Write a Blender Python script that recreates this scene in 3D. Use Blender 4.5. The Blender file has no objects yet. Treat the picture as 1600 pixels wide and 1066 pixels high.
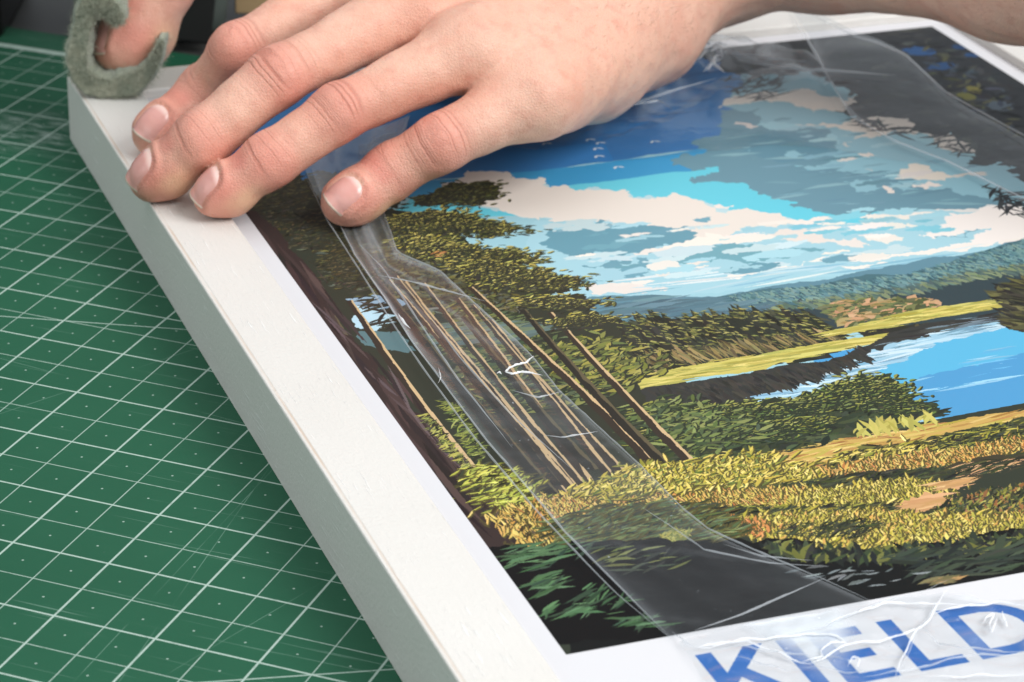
# Hands fitting a framed landscape poster on a green cutting mat (all code, no files loaded)
import bpy, bmesh, math, random
import numpy as np
from mathutils import Vector, Matrix

MM = 0.001                       # the scene is laid out in millimetres and built in metres
sc = bpy.context.scene
col = sc.collection

# ------------------------------------------------------------------ camera, light, exposure
CAM = np.array([-154.853, -807.919, 310.655])
RC = np.array([[0.9367272809, -0.3493005347, 0.0230464237],
               [-0.1287954386, -0.4051142985, -0.9051486840],
               [0.3255053551, 0.8449091913, -0.4244699309]])
FPX = 4136.93
cd = bpy.data.cameras.new('camera'); cam = bpy.data.objects.new('camera', cd); col.objects.link(cam)
cd.sensor_width = 36; cd.lens = 36 * FPX / 1600
cd.clip_start = 0.02; cd.clip_end = 50
m3 = Matrix((tuple(RC[0]), tuple(-RC[1]), tuple(-RC[2]))).transposed()
cam.matrix_world = Matrix.Translation(Vector(CAM * MM)) @ m3.to_4x4()
cd.dof.use_dof = True; cd.dof.focus_distance = 0.655; cd.dof.aperture_fstop = 30
sc.camera = cam

w = bpy.data.worlds.new('World'); sc.world = w; w.use_nodes = True
bg = w.node_tree.nodes['Background']
bg.inputs['Color'].default_value = (0.86, 0.93, 1.0, 1); bg.inputs['Strength'].default_value = 0.36

def area(name, loc, target, sx, sy, power, colr):
    l = bpy.data.lights.new(name, 'AREA'); l.shape = 'RECTANGLE'; l.size = sx; l.size_y = sy
    l.energy = power; l.color = colr
    o = bpy.data.objects.new(name, l); col.objects.link(o); o.location = loc
    o.rotation_euler = (Vector(target) - Vector(loc)).to_track_quat('-Z', 'Y').to_euler()
    return o
area('window_light', (0.95, -1.3, 1.35), (0.1, -0.12, 0.02), 1.2, 1.0, 31, (1.0, 0.985, 0.975))
area('ceiling_light', (0.1, 0.1, 1.9), (0.1, -0.15, 0), 2.2, 2.0, 11.5, (1.0, 0.98, 0.965))
area('side_fill_light', (-1.45, -0.55, 0.75), (0.05, -0.2, 0.0), 1.4, 1.0, 5.0, (0.95, 1.0, 0.97))  # added soft fill for the frame's outer side face and the fingertips

vs = sc.view_settings
vs.view_transform = 'Standard'; vs.look = 'None'; vs.exposure = 0.27; vs.gamma = 1.0; vs.use_curve_mapping = False
sc.cycles.use_denoising = True
sc.cycles.use_adaptive_sampling = True; sc.cycles.adaptive_threshold = 0.02
sc.cycles.max_bounces = 5; sc.cycles.diffuse_bounces = 3; sc.cycles.glossy_bounces = 3; sc.cycles.transparent_max_bounces = 16
sc.cycles.caustics_reflective = False; sc.cycles.caustics_refractive = False

# ------------------------------------------------------------------ helpers
def U(u, v, z):
    """photograph pixel (1600 wide) -> point in millimetres on the plane at height z"""
    d = RC.T @ np.array([(u - 800) / FPX, (v - 533) / FPX, 1.0])
    t = (z - CAM[2]) / d[2]
    return CAM + t * d
def smooth01(x): x = np.clip(x, 0, 1); return x * x * (3 - 2 * x)
def tag(o, label=None, cat=None, group=None, kind=None):
    for k, v in (('label', label), ('category', cat), ('group', group), ('kind', kind)):
        if v: o[k] = v
    return o
def empty(name, loc=(0, 0, 0)):
    o = bpy.data.objects.new(name, None); col.objects.link(o)
    o.location = [c * MM for c in loc]; o.empty_display_size = 0.02
    return o
def mesh_obj(name, verts, faces, material, parent=None, smooth=False, mm=True):
    me = bpy.data.meshes.new(name)
    v = np.asarray(verts, float) * (MM if mm else 1)
    me.from_pydata(v.tolist(), [], [list(map(int, f)) for f in faces])
    me.update()
    if smooth: me.polygons.foreach_set('use_smooth', [True] * len(me.polygons))
    o = bpy.data.objects.new(name, me); col.objects.link(o)
    for m in (material if isinstance(material, (list, tuple)) else [material]): me.materials.append(m)
    if parent: o.parent = parent; o.matrix_parent_inverse = Matrix.Translation(-parent.location)
    return o
def big_mesh(name, V, F, material, parent=None, smooth=True):
    """fast path for quads / tris given as numpy arrays (millimetres)"""
    me = bpy.data.meshes.new(name)
    V = np.asarray(V, np.float32) * MM; F = np.asarray(F, np.int32); k = F.shape[1]
    me.vertices.add(len(V)); me.vertices.foreach_set('co', V.ravel())
    me.loops.add(F.size); me.loops.foreach_set('vertex_index', F.ravel())
    me.polygons.add(len(F)); me.polygons.foreach_set('loop_start', np.arange(0, F.size, k, dtype=np.int32))
    me.update(calc_edges=True); me.validate()
    if smooth: me.polygons.foreach_set('use_smooth', np.ones(len(me.polygons), bool))
    me.materials.append(material)
    o = bpy.data.objects.new(name, me); col.objects.link(o)
    if parent: o.parent = parent; o.matrix_parent_inverse = Matrix.Translation(-parent.location)
    return o
def lin(r, g, b):
    f = lambda c: (c / 255 / 12.92) if c <= 10 else ((c / 255 + 0.055) / 1.055) ** 2.4
    return (f(r), f(g), f(b), 1)

class NT:
    """small node-tree writer"""
    def __init__(s, name):
        s.m = bpy.data.materials.new(name); s.m.use_nodes = True; s.t = s.m.node_tree
        s.b = s.t.nodes['Principled BSDF']; s.out = s.t.nodes['Material Output']
    def n(s, kind, ins=None, **props):
        nd = s.t.nodes.new(kind)
        for k, v in props.items(): setattr(nd, k, v)
        for k, v in (ins or {}).items(): s.set(nd.inputs[k], v)
        return nd
    def set(s, sock, v):
        if isinstance(v, bpy.types.NodeSocket): s.t.links.new(v, sock)
        elif isinstance(v, bpy.types.Node): s.t.links.new(v.outputs[0], sock)
        else: sock.default_value = v
    def math(s, op, a, b=0.0, c=0.0, clamp=False):
        nd = s.n('ShaderNodeMath', operation=op); nd.use_clamp = clamp
        s.set(nd.inputs[0], a); s.set(nd.inputs[1], b); s.set(nd.inputs[2], c)
        return nd.outputs[0]
    def mix(s, fac, a, b, blend='MIX'):
        nd = s.n('ShaderNodeMix', data_type='RGBA', blend_type=blend)
        s.set(nd.inputs[0], fac); s.set(nd.inputs[6], a); s.set(nd.inputs[7], b)
        return nd.outputs[2]
    def noise(s, vec, scale, detail=3.0, rough=0.5, dist=0.0):
        return s.n('ShaderNodeTexNoise', {'Vector': vec, 'Scale': scale, 'Detail': detail, 'Roughness': rough, 'Distortion': dist}).outputs[0]
    def ramp(s, x, lo, hi):
        return s.n('ShaderNodeMapRange', {'Value': x, 'From Min': lo, 'From Max': hi}, interpolation_type='SMOOTHSTEP').outputs[0]
    def bump(s, h, strength, dist):
        nd = s.n('ShaderNodeBump', {'Height': h, 'Strength': strength, 'Distance': dist})
        s.set(s.b.inputs['Normal'], nd.outputs[0]); return nd
    def p(s, **kw):
        for k, v in kw.items(): s.set(s.b.inputs[k.replace('_', ' ')], v)

def plain(name, c, rough=0.6, noise_scale=60, var=0.25, bump=0.0):
    k = NT(name); v = k.n('ShaderNodeTexCoord').outputs['Object']
    n1 = k.noise(v, noise_scale, 4)
    dark = tuple(x * (1 - var) for x in c[:3]) + (1,)
    k.p(Base_Color=k.mix(n1, dark, c), Roughness=rough)
    if bump: k.bump(k.noise(v, noise_scale * 12, 4), bump, 0.0005)
    return k.m
# ------------------------------------------------------------------ table and cutting mat
TH = 0.7178995767
def mat_axes():
    c, s = math.cos(TH), math.sin(TH)
    return c, s
def to_grid(X):          # frame millimetres -> mat inches
    c, s = mat_axes()
    return np.array([c * X[0] - s * X[1], s * X[0] + c * X[1]]) / 25.4 + np.array([-93.5218, 163.3517]) / 25.4
def from_grid(g):
    c, s = mat_axes(); q = (np.asarray(g) - np.array([-93.5218, 163.3517]) / 25.4) * 25.4
    return np.array([c * q[0] + s * q[1], -s * q[0] + c * q[1]])

tm = NT('dark_table_laminate'); v = tm.n('ShaderNodeTexCoord').outputs['Object']
tm.p(Base_Color=tm.mix(tm.noise(v, 9, 5), (0.035, 0.037, 0.036, 1), (0.07, 0.07, 0.065, 1)), Roughness=0.5)
mesh = [(-1500, -1600, -3.2), (1700, -1600, -3.2), (1700, 1500, -3.2), (-1500, 1500, -3.2),
        (-1500, -1600, -30), (1700, -1600, -30), (1700, 1500, -30), (-1500, 1500, -30)]
t = mesh_obj('work_table', mesh, [(0, 1, 2, 3), (7, 6, 5, 4), (4, 5, 1, 0), (5, 6, 2, 1), (6, 7, 3, 2), (7, 4, 0, 3)], tm.m)
tag(t, 'dark grey work table top under the cutting mat', None, None, 'structure')

k = NT('green_mat_print')
tc = k.n('ShaderNodeTexCoord').outputs['Object']
inch = k.n('ShaderNodeVectorMath', {0: tc, 1: (1 / 0.0254,) * 3}, operation='MULTIPLY').outputs[0]
sep = k.n('ShaderNodeSeparateXYZ', {0: inch}); gx, gy = sep.outputs[0], sep.outputs[1]
def line_mask(coord, period, half, soft=0.004):
    d = k.math('PINGPONG', coord, period / 2)      # 0 at multiples of period
    return k.ramp(d, half + soft, half - soft)
thick = k.math('MAXIMUM', line_mask(gx, 1.0, 0.0108), line_mask(gy, 1.0, 0.0108))
thin = k.math('MAXIMUM', line_mask(gx, 0.5, 0.0058), line_mask(gy, 0.5, 0.0058))
dx = k.math('PINGPONG', k.math('ADD', gx, 0.25), 0.25); dy = k.math('PINGPONG', k.math('ADD', gy, 0.25), 0.25)
dd = k.math('SQRT', k.math('ADD', k.math('MULTIPLY', dx, dx), k.math('MULTIPLY', dy, dy)))
dots = k.math('MULTIPLY', k.ramp(dd, 0.015, 0.007), 0.8)
def seg_line(pa, pb, half):
    a = to_grid(U(*pa, 0)[:2]); b = to_grid(U(*pb, 0)[:2]); d = (b - a) / np.linalg.norm(b - a); n = (-d[1], d[0])
    e = k.math('ABSOLUTE', k.math('ADD', k.math('ADD', k.math('MULTIPLY', gx, n[0]), k.math('MULTIPLY', gy, n[1])), -(a[0] * n[0] + a[1] * n[1])))
    return k.ramp(e, half + 0.004, half - 0.004)
angle = k.math('MAXIMUM', seg_line((0, 494), (290, 515), 0.009), seg_line((380, 1062), (612, 1046), 0.009))
BY = 9.30                          # the border of the ruled field
inside = k.math('LESS_THAN', gy, BY)
border = k.ramp(k.math('ABSOLUTE', k.math('SUBTRACT', gy, BY)), 0.075, 0.065)
lines = k.math('MAXIMUM', k.math('MAXIMUM', thick, k.math('MULTIPLY', thin, 0.88)), k.math('MAXIMUM', dots, k.math('MULTIPLY', angle, 0.85)))
lines = k.math('MAXIMUM', k.math('MULTIPLY', lines, inside), border)
worn = k.ramp(k.noise(inch, 7.0, 5, 0.65), 0.30, 0.48)
lines = k.math('MULTIPLY', lines, k.math('ADD', 0.36, k.math('MULTIPLY', worn, 0.28)))
# knife marks, mostly along the ruling, and dusty smudges
def scratches(rot, sx, sy, lo, hi):
    mp = k.n('ShaderNodeMapping', {'Vector': inch, 'Rotation': (0, 0, math.radians(rot)), 'Scale': (sx, sy, 1)}).outputs[0]
    return k.ramp(k.noise(mp, 1.0, 2, 0.6), lo, hi)
cuts = k.math('MAXIMUM', scratches(2, 0.35, 22, 0.66, 0.74), k.math('MULTIPLY', scratches(-62, 0.5, 26, 0.69, 0.77), 0.8))
cuts = k.math('MAXIMUM', cuts, k.math('MULTIPLY', scratches(47, 0.8, 30, 0.71, 0.78), 0.6))
for pa, pb in [((120, 1060), (420, 740)), ((190, 1060), (330, 860)), ((0, 800), (430, 880)), ((0, 735), (400, 812)), ((0, 560), (300, 640)), ((20, 640), (110, 610)), ((0, 930), (480, 1030)), ((60, 330), (200, 360)), ((250, 1060), (520, 900))]:
    cuts = k.math('MAXIMUM', cuts, k.math('MULTIPLY', seg_line(pa, pb, 0.004), k.ramp(k.noise(inch, .9, 3), .45, .6)))
patch = k.ramp(k.noise(inch, 0.55, 2), 0.34, 0.58)
cuts = k.math('MULTIPLY', k.math('MULTIPLY', cuts, patch), 0.34)
sm = to_grid(U(42, 205, 0)[:2])
ex = k.math('MULTIPLY', k.math('SUBTRACT', gx, sm[0]), 1.1); ey = k.math('MULTIPLY', k.math('SUBTRACT', gy, sm[1]), 1.1)
er = k.math('ADD', k.math('MULTIPLY', ex, ex), k.math('MULTIPLY', ey, ey))
smudge = k.math('MULTIPLY', k.ramp(er, 1.1, 0.0), k.ramp(k.noise(k.n('ShaderNodeMapping', {'Vector': inch, 'Rotation': (0, 0, 0.75), 'Scale': (1, 4, 1)}).outputs[0], 2.2, 5, 0.7), 0.42, 0.75))
specks = k.math('MULTIPLY', k.ramp(k.noise(inch, 16, 3, 0.7), 0.70, 0.76), k.ramp(k.noise(inch, 1.3, 2), 0.5, 0.68))
dust = k.math('MAXIMUM', k.math('MULTIPLY', smudge, 0.6), k.math('MULTIPLY', specks, 0.5))
green = k.mix(k.noise(inch, 0.5, 5, .6), lin(21, 75, 52), lin(33, 92, 66))
green = k.mix(k.math('MULTIPLY', k.noise(inch, 60, 2), 0.25), green, lin(52, 108, 84))
c1 = k.mix(cuts, green, lin(150, 185, 168))
c2 = k.mix(lines, c1, lin(205, 224, 214))
c3 = k.mix(dust, c2, lin(190, 205, 198))
k.p(Base_Color=c3, Roughness=k.math('ADD', 0.5, k.math('MULTIPLY', k.noise(inch, 5, 3), 0.14)))
k.b.inputs['Specular IOR Level'].default_value = 0.22
k.bump(k.math('SUBTRACT', k.noise(inch, 140, 3), k.math('MULTIPLY', cuts, 3.0)), 0.18, 0.0004)
x0, x1, y0, y1 = -26.0, 14.0, -18.0, 10.02
hm = 0.0; bev = 0.03; r = 0.35
bm = bmesh.new()
vs_ = [bm.verts.new((x * 0.0254, y * 0.0254, -0.003)) for x, y in ((x0, y0), (x1, y0), (x1, y1), (x0, y1))]
f = bm.faces.new(vs_); ex_ = bmesh.ops.extrude_face_region(bm, geom=[f])
for e in [g for g in ex_['geom'] if isinstance(g, bmesh.types.BMVert)]: e.co.z = 0
bmesh.ops.recalc_face_normals(bm, faces=bm.faces)
ed = [e for e in bm.edges if abs(e.verts[0].co.z - e.verts[1].co.z) > 0.001]
bmesh.ops.bevel(bm, geom=ed, offset=r * 0.0254, segments=6, affect='EDGES', profile=0.5)
me = bpy.data.meshes.new('cutting_mat'); bm.to_mesh(me); bm.free(); me.materials.append(k.m)
mat_o = bpy.data.objects.new('cutting_mat', me); col.objects.link(mat_o)
o0 = from_grid((0, 0)); mat_o.location = (o0[0] * MM, o0[1] * MM, 0); mat_o.rotation_euler = (0, 0, -TH)
tag(mat_o, 'green self-healing cutting mat with white ruled grid under the picture frame', 'cutting mat')
# ------------------------------------------------------------------ picture frame
H = 21.53; W = 19.9; PZ = 18.45          # rail height, rail face width, height of the print
OX = 328.2; OY = -451.0                  # outer size
fm = NT('white_painted_wood')
tc = fm.n('ShaderNodeTexCoord').outputs['Object']
gr = fm.n('ShaderNodeMapping', {'Vector': tc, 'Scale': (60, 900, 900)}).outputs[0]
grain = fm.noise(gr, 1.0, 4, 0.6)
fl = fm.n('ShaderNodeMapping', {'Vector': tc, 'Scale': (75, 1300, 1300)}).outputs[0]
flecks = fm.ramp(fm.noise(fl, 1.0, 2, 0.5), 0.60, 0.68)
gate = fm.ramp(fm.noise(tc, 55, 3), 0.46, 0.6)
flecks = fm.math('MULTIPLY', flecks, gate)
orange_peel = fm.noise(tc, 900, 3, 0.6)
blot = fm.noise(tc, 20, 4)
edge = fm.n('ShaderNodeAttribute', attribute_name='wear').outputs['Fac']
edge = fm.math('MULTIPLY', edge, fm.ramp(fm.noise(fm.n('ShaderNodeMapping', {'Vector': tc, 'Scale': (30, 300, 300)}).outputs[0], 1.0, 4, 0.6), 0.25, 0.6))
base = fm.mix(blot, lin(216, 213, 207), lin(226, 224, 219))
base = fm.mix(fm.math('MULTIPLY', flecks, 0.55), base, lin(250, 250, 248))
base = fm.mix(fm.math('MULTIPLY', edge, 0.6), base, lin(196, 168, 140))
pits = fm.math('MULTIPLY', fm.ramp(fm.noise(tc, 420, 1), 0.83, 0.86), 0.6)
base = fm.mix(pits, base, lin(110, 100, 90))
fm.p(Base_Color=base, Roughness=0.42)
hgt = fm.math('ADD', fm.math('ADD', fm.math('MULTIPLY', grain, 0.32), fm.math('MULTIPLY', orange_peel, 0.6)), fm.math('MULTIPLY', flecks, 0.5))
fm.bump(hgt, 0.6, 0.0004)

frame = empty('picture_frame', (0, 0, 0))
tag(frame, 'white painted wooden picture frame lying face up on the green cutting mat', 'picture frame')
# profile in (distance in from the outer face, height); wear marks the rubbed outer arris
prof = [(0.0, 0.05, 0), (0.0, H - 0.6, 0), (0.1, H - 0.26, .0), (0.3, H - 0.08, .1), (0.75, H - 0.03, .2), (1.05, H - 0.1, 1.0), (1.35, H - 0.08, .9), (1.6, H, 0),
        (W - 0.9, H, 0), (W - 0.35, H - 0.1, 0), (W - 0.08, H - 0.4, 0), (W, H - 0.9, 0), (W, PZ + 0.12, 0), (W - 0.5, PZ - 0.3, 0), (W - 4, PZ - 0.6, 0), (W - 7, PZ - 0.6, 0), (W - 7, 0.05, 0)]
def rail(length, loc, rz):
    """local x runs along the rail, local y points into the picture; mitred ends"""
    V, wear, F = [], [], []
    n = len(prof); seg = 24
    for i in range(seg + 1):
        for (d, z, wr) in prof:
            a = i / seg; x = d + a * (length - 2 * d)
            V.append((x, d, z)); wear.append(wr)
    for i in range(seg):
        for j in range(n):
            j2 = (j + 1) % n
            F.append((i * n + j, i * n + j2, (i + 1) * n + j2, (i + 1) * n + j))
    F.append(tuple(range(n))[::-1]); F.append(tuple(seg * n + j for j in range(n)))
    o = mesh_obj('rail', V, F, fm.m)
    bmx = bmesh.new(); bmx.from_mesh(o.data); bmesh.ops.recalc_face_normals(bmx, faces=bmx.faces); bmx.to_mesh(o.data); bmx.free()
    at = o.data.attributes.new('wear', 'FLOAT', 'POINT'); at.data.foreach_set('value', wear)
    o.location = [c * MM for c in loc]; o.rotation_euler = (0, 0, rz); o.parent = frame
    return o
rail(-OY, (0, OY, 0), math.pi / 2).scale = (1, -1, 1)       # left
rail(-OY, (OX, OY, 0), math.pi / 2)                          # right
rail(OX, (0, 0, 0), 0).scale = (1, -1, 1)                    # far
rail(OX, (0, OY, 0), 0)                                      # near
board = plain('grey_backing_board', lin(120, 105, 85), 0.8)
a, b = W - 6.5, PZ - 0.9
V = [(a, -a, 13), (OX - a, -a, 13), (OX - a, OY + a, 13), (a, OY + a, 13)]
V += [(x, y, b) for x, y, z in V]
mesh_obj('backing_board', V, [(3, 2, 1, 0), (4, 5, 6, 7), (0, 1, 5, 4), (1, 2, 6, 5), (2, 3, 7, 6), (3, 0, 4, 7)][::-1], board, frame)
# ------------------------------------------------------------------ the poster: flat printed artwork drawn stroke by stroke
rng = np.random.default_rng(7)
PX0, PX1, PY0, PY1 = 15.5, OX - 15.5, OY + 15.5, -15.5        # sheet
RES = 6.0
IW, IH = int((PX1 - PX0) * RES), int((PY1 - PY0) * RES)
art = np.empty((IH, IW, 3), np.float32)
art[:] = np.array((215, 215, 218)) / 255
IMX0, IMX1, IMY0, IMY1 = 26.4, 301.8, -373.4, -26.4           # picture area on the sheet
CL = [int((IMX0 - PX0) * RES), int((IMX1 - PX0) * RES), int((IMY0 - PY0) * RES), int((IMY1 - PY0) * RES)]

def Z(reg):
    ox, oy, s = {1: (0, 0, 1), 3: (500, 0, 2.665), 4: (1000, 0, 2.665), 5: (380, 240, 2.665), 6: (900, 240, 2.286), 7: (600, 600, 2.665), 8: (1000, 660, 2.625)}[reg]
    return lambda p: (p[0] / s + ox, p[1] / s + oy)
def S(reg, *pts):
    """photo points on the print -> sheet millimetres"""
    z = Z(reg); return np.array([U(*z(p), PZ)[:2] for p in pts])
def fill(P, colr, clip=True, alpha=1.0):
    """fill polygon P (sheet mm)"""
    x = (P[:, 0] - PX0) * RES; y = (P[:, 1] - PY0) * RES
    c0, c1, r0, r1 = CL if clip else (0, IW, 0, IH)
    xa, xb = max(c0, int(x.min())), min(c1, int(x.max()) + 2)
    ya, yb = max(r0, int(y.min())), min(r1, int(y.max()) + 2)
    if xa >= xb or ya >= yb: return
    xs = np.arange(xa, xb) + 0.5; ins = np.zeros((yb - ya, xb - xa), bool)
    n = len(x)
    for i in range(n):
        j = (i + 1) % n
        y1, y2 = y[i], y[j]
        if y1 == y2: continue
        lo, hi = (y1, y2) if y1 < y2 else (y2, y1)
        ra, rb = max(ya, int(math.ceil(lo - 0.5))), min(yb, int(math.ceil(hi - 0.5)))
        if ra >= rb: continue
        rows = np.arange(ra, rb) + 0.5
        xi = x[i] + (rows - y1) / (y2 - y1) * (x[j] - x[i])
        ins[ra - ya:rb - ya] ^= xs[None, :] < xi[:, None]
    c = np.asarray(colr[:3], np.float32) / 255
    v = art[ya:yb, xa:xb]
    if alpha >= 1: v[ins] = c
    else: v[ins] = v[ins] * (1 - alpha) + c * alpha
def jag(P, amp, steps=5, stretch=(1.0, 1.0)):
    """fractal edge"""
    for s in range(steps):
        Q = np.roll(P, -1, 0); mid = (P + Q) / 2
        L = np.linalg.norm(Q - P, axis=1, keepdims=True)
        mid = mid + rng.normal(size=mid.shape) * np.minimum(L * 0.22, amp) * np.array(stretch) * (L > 0.8)
        P = np.stack([P, mid], 1).reshape(-1, 2)
        amp *= 0.62
    return P
def vary(c, a=10):
    return np.clip(np.array(c[:3]) + rng.normal() * a + rng.normal(size=3) * a * 0.3, 0, 255)
def inside(P, n):
    """n random points in polygon P"""
    lo, hi = P.min(0), P.max(0); out = []
    Q = np.roll(P, -1, 0)
    while sum(map(len, out)) < n:
        t = lo + rng.random((n * 3, 2)) * (hi - lo)
        c = ((P[None, :, 1] > t[:, None, 1]) != (Q[None, :, 1] > t[:, None, 1]))
        with np.errstate(divide='ignore', invalid='ignore'):
            xi = P[None, :, 0] + (t[:, None, 1] - P[None, :, 1]) / (Q[None, :, 1] - P[None, :, 1]) * (Q[None, :, 0] - P[None, :, 0])
        out.append(t[((c & (t[:, None, 0] < xi)).sum(1) % 2) == 1])
        if not len(out[-1]) and len(out) > 20: break
    return np.concatenate(out)[:n]
def fill6(P, colr):
    """quick fill of a small, nearly convex mark"""
    x = (P[:, 0] - PX0) * RES; y = (P[:, 1] - PY0) * RES
    xa, xb = max(CL[0], int(x.min())), min(CL[1], int(x.max()) + 2); ya, yb = max(CL[2], int(y.min())), min(CL[3], int(y.max()) + 2)
    if xa >= xb or ya >= yb: return
    ex, ey = np.roll(x, -1) - x, np.roll(y, -1) - y
    c = ex[:, None, None] * (np.arange(ya, yb)[None, :, None] + .5 - y[:, None, None]) - ey[:, None, None] * (np.arange(xa, xb)[None, None, :] + .5 - x[:, None, None])
    ins = (c <= 0).all(0)
    art[ya:yb, xa:xb][ins] = np.asarray(colr[:3], np.float32) / 255
def blade(p, L, wd, ang, colr, bend=0.0, ol=None):
    """a pointed brush mark, optionally with a dark keyline"""
    d = np.array([math.cos(ang), math.sin(ang)]); nrm = np.array([-d[1], d[0]])
    b = min(max(bend, -.12), .12) * L
    T_ = ((-.5, 0, 0), (-.15, .5, .8), (.2, .45, .8), (.5, 0, 0), (.2, -.45, .6), (-.2, -.5, .6))
    if ol is not None:
        fill6(np.array([p + d * L * 1.1 * t + nrm * ((wd + .28) * w_ + b * k_) + [.15, -.35] for t, w_, k_ in T_]), ol)
    fill6(np.array([p + d * L * t + nrm * (wd * w_ + b * k_) for t, w_, k_ in T_]), colr)
def blades(P, n, L, wd, ang, cols, spread=0.4, var_=8, order=True, ol=None):
    pts = inside(P, n)
    if ol is not None: pts = pts + rng.normal(size=pts.shape) * [2.5, 1.6]
    if order: pts = pts[np.argsort(-pts[:, 1])]
    for q in pts:
        s = rng.uniform(0.55, 1.35)
        blade(q, L * s, wd * s * rng.uniform(.7, 1.3), ang + rng.normal() * spread, vary(cols[rng.integers(len(cols))], var_), rng.normal() * 0.1, ol)
def blob(c, rx, ry, colr, n=14, rag=0.25):
    a = np.linspace(0, 2 * math.pi, n, endpoint=False)
    r = 1 + rng.normal(size=n) * rag
    fill(np.stack([c[0] + np.cos(a) * rx * r, c[1] + np.sin(a) * ry * r], 1), colr)
def tufts(P, n, lit, mid, dark):
    """conifer pad: dark ragged mass, needle sprays lit from above right"""
    fill(jag(P, 3.2, 5), dark); lo, hi = P.min(0), P.max(0)
    pts = inside(P, n) + rng.normal(size=(n, 2)) * [2.8, 1.3]
    pts = pts[np.argsort(pts[:, 1])]
    for q in pts:
        h = (q[1] - lo[1]) / (hi[1] - lo[1]) * .7 + (q[0] - lo[0]) / (hi[0] - lo[0]) * .3 + rng.normal() * .22
        c = dark if h < .32 or rng.random() < .12 else (mid if h < .52 else lit)
        blade(q, rng.uniform(1.7, 3.6), rng.uniform(.45, .85), .15 + rng.normal() * .5, vary(c, 11), rng.normal() * .12, dark if c is not dark else None)
def trunk(pts, wl, light, dark):
    """pts in sheet mm from top to foot; lit right flank, dark body"""
    P = np.array(pts); t = np.linspace(0, 1, 26)
    s = np.r_[0, np.cumsum(np.linalg.norm(np.diff(P, axis=0), axis=1))]; s /= s[-1]
    C = np.stack([np.interp(t, s, P[:, 0]), np.interp(t, s, P[:, 1])], 1)
    wv = wl * (0.6 + 0.55 * t) * (1 + rng.normal(size=26) * .05)
    wob = np.convolve(rng.normal(size=30) * wl * .07, np.ones(5) / 5, 'valid')
    L_ = C + np.stack([-wv + wob, 0 * t], 1); R_ = C + np.stack([wob + 0 * t, 0 * t], 1); M_ = C + np.stack([-wv * (.30 + rng.normal(size=26) * .07) + wob, 0 * t], 1)
    fill(np.r_[L_, R_[::-1]], dark); fill(np.r_[M_, R_[::-1]], light)

# --- sky
fill(np.array([[IMX0, IMY0], [IMX1, IMY0], [IMX1, IMY1], [IMX0, IMY1]]), (150, 196, 208))
# the far side of the sheet, beyond the frame of the photograph: the bands simply run on
def strip(x0, x1, ya, yb, colr, n=0, L=6, wd=1, ang=0.3, cols=(), sp=.5, ol=None):
    P_ = np.array([[x0, ya], [(x0 + x1) / 2, ya + 1.5], [x1 + 8, ya + 3], [x1 + 8, yb], [x0, yb]]); fill(jag(P_, 1.4, 5), colr)
    if n: blades(P_, n, L, wd, ang, list(cols), sp, 8, True, ol)
strip(190, 302, -178, -206, (214, 214, 210)); strip(170, 302, -204, -226, (86, 126, 144), 200, 4, 1, 1.9, [(104, 142, 144), (84, 124, 132)])
strip(170, 302, -222, -238, (64, 92, 96), 260, 4.5, 1.2, 1.9, [(88, 112, 100), (70, 92, 92), (120, 134, 100)])
strip(160, 302, -235, -262, (44, 46, 42), 300, 7, 1.3, 2.0, [(58, 58, 46), (84, 84, 56), (38, 40, 38)])
strip(140, 302, -258, -304, (70, 152, 206), 60, 22, .9, .03, [(132, 190, 222), (90, 168, 212), (66, 142, 200)], .05)
strip(110, 302, -300, -364, (158, 146, 70), 1500, 5, .7, .9, [(212, 190, 84), (192, 174, 70), (218, 168, 88), (96, 92, 48)], .5, (84, 78, 42))
strip(110, 302, -358, -374, (20, 23, 22), 90, 8, 1, .4, [(46, 54, 44), (60, 72, 48)])
tl_ = np.array([[276, -26], [310, -26], [310, -330], [296, -330], [290, -240], [268, -180], [252, -150]]); fill(jag(tl_, 4, 5), (38, 41, 42)); blades(tl_, 260, 7, 1.6, .5, [(34, 37, 40), (52, 58, 52), (66, 72, 54)], .8, 5)
DB, MB, CY = (56, 122, 184), (60, 150, 200), (96, 198, 217)
fill(jag(S(1, (560, 290), (800, 270), (1085, 234), (1160, 228), (1200, 40), (100, 20), (100, 330)), 1.2, 4), DB)
blades(S(1, (640, 240), (1080, 180), (1120, 80), (700, 160)), 70, 26, 2.0, 0.02, [(58, 122, 182), (46, 106, 166)], .12, 4)
fill(jag(S(1, (640, 310), (875, 292), (1081, 270), (1140, 262), (1160, 225), (1085, 234), (800, 270), (600, 288)), .8, 4), MB)
fill(jag(S(1, (600, 350), (870, 330), (1100, 350), (1200, 350), (1420, 350), (1420, 290), (1180, 240), (1081, 268), (875, 292), (640, 310)), .8, 4), CY)
TL, GC, WH, SH = (134, 180, 194), (102, 144, 160), (222, 213, 203), (104, 156, 172)
fill(jag(S(4, (340, 440), (420, 300), (800, 300), (900, 430), (1060, 540), (1200, 600), (1350, 640), (1600, 700), (1600, 900), (1500, 860), (1100, 830), (640, 690), (800, 640), (790, 540), (500, 510)), 2, 5), TL)
fill(jag(S(4, (330, 460), (490, 450), (500, 500), (560, 540), (700, 530), (790, 540), (800, 640), (640, 690), (700, 710), (900, 720), (1080, 760), (1200, 790), (1480, 830), (1560, 850), (1300, 870), (1200, 872), (960, 890), (820, 905), (720, 880), (640, 865), (560, 830), (450, 770), (230, 765), (200, 740), (330, 700), (140, 690), (150, 660), (230, 650), (250, 580), (330, 560), (340, 500)), 2.2, 5), GC)
fill(jag(S(4, (440, 560), (760, 545), (790, 640), (600, 680), (420, 640)), 2, 5), (94, 140, 158))
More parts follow.
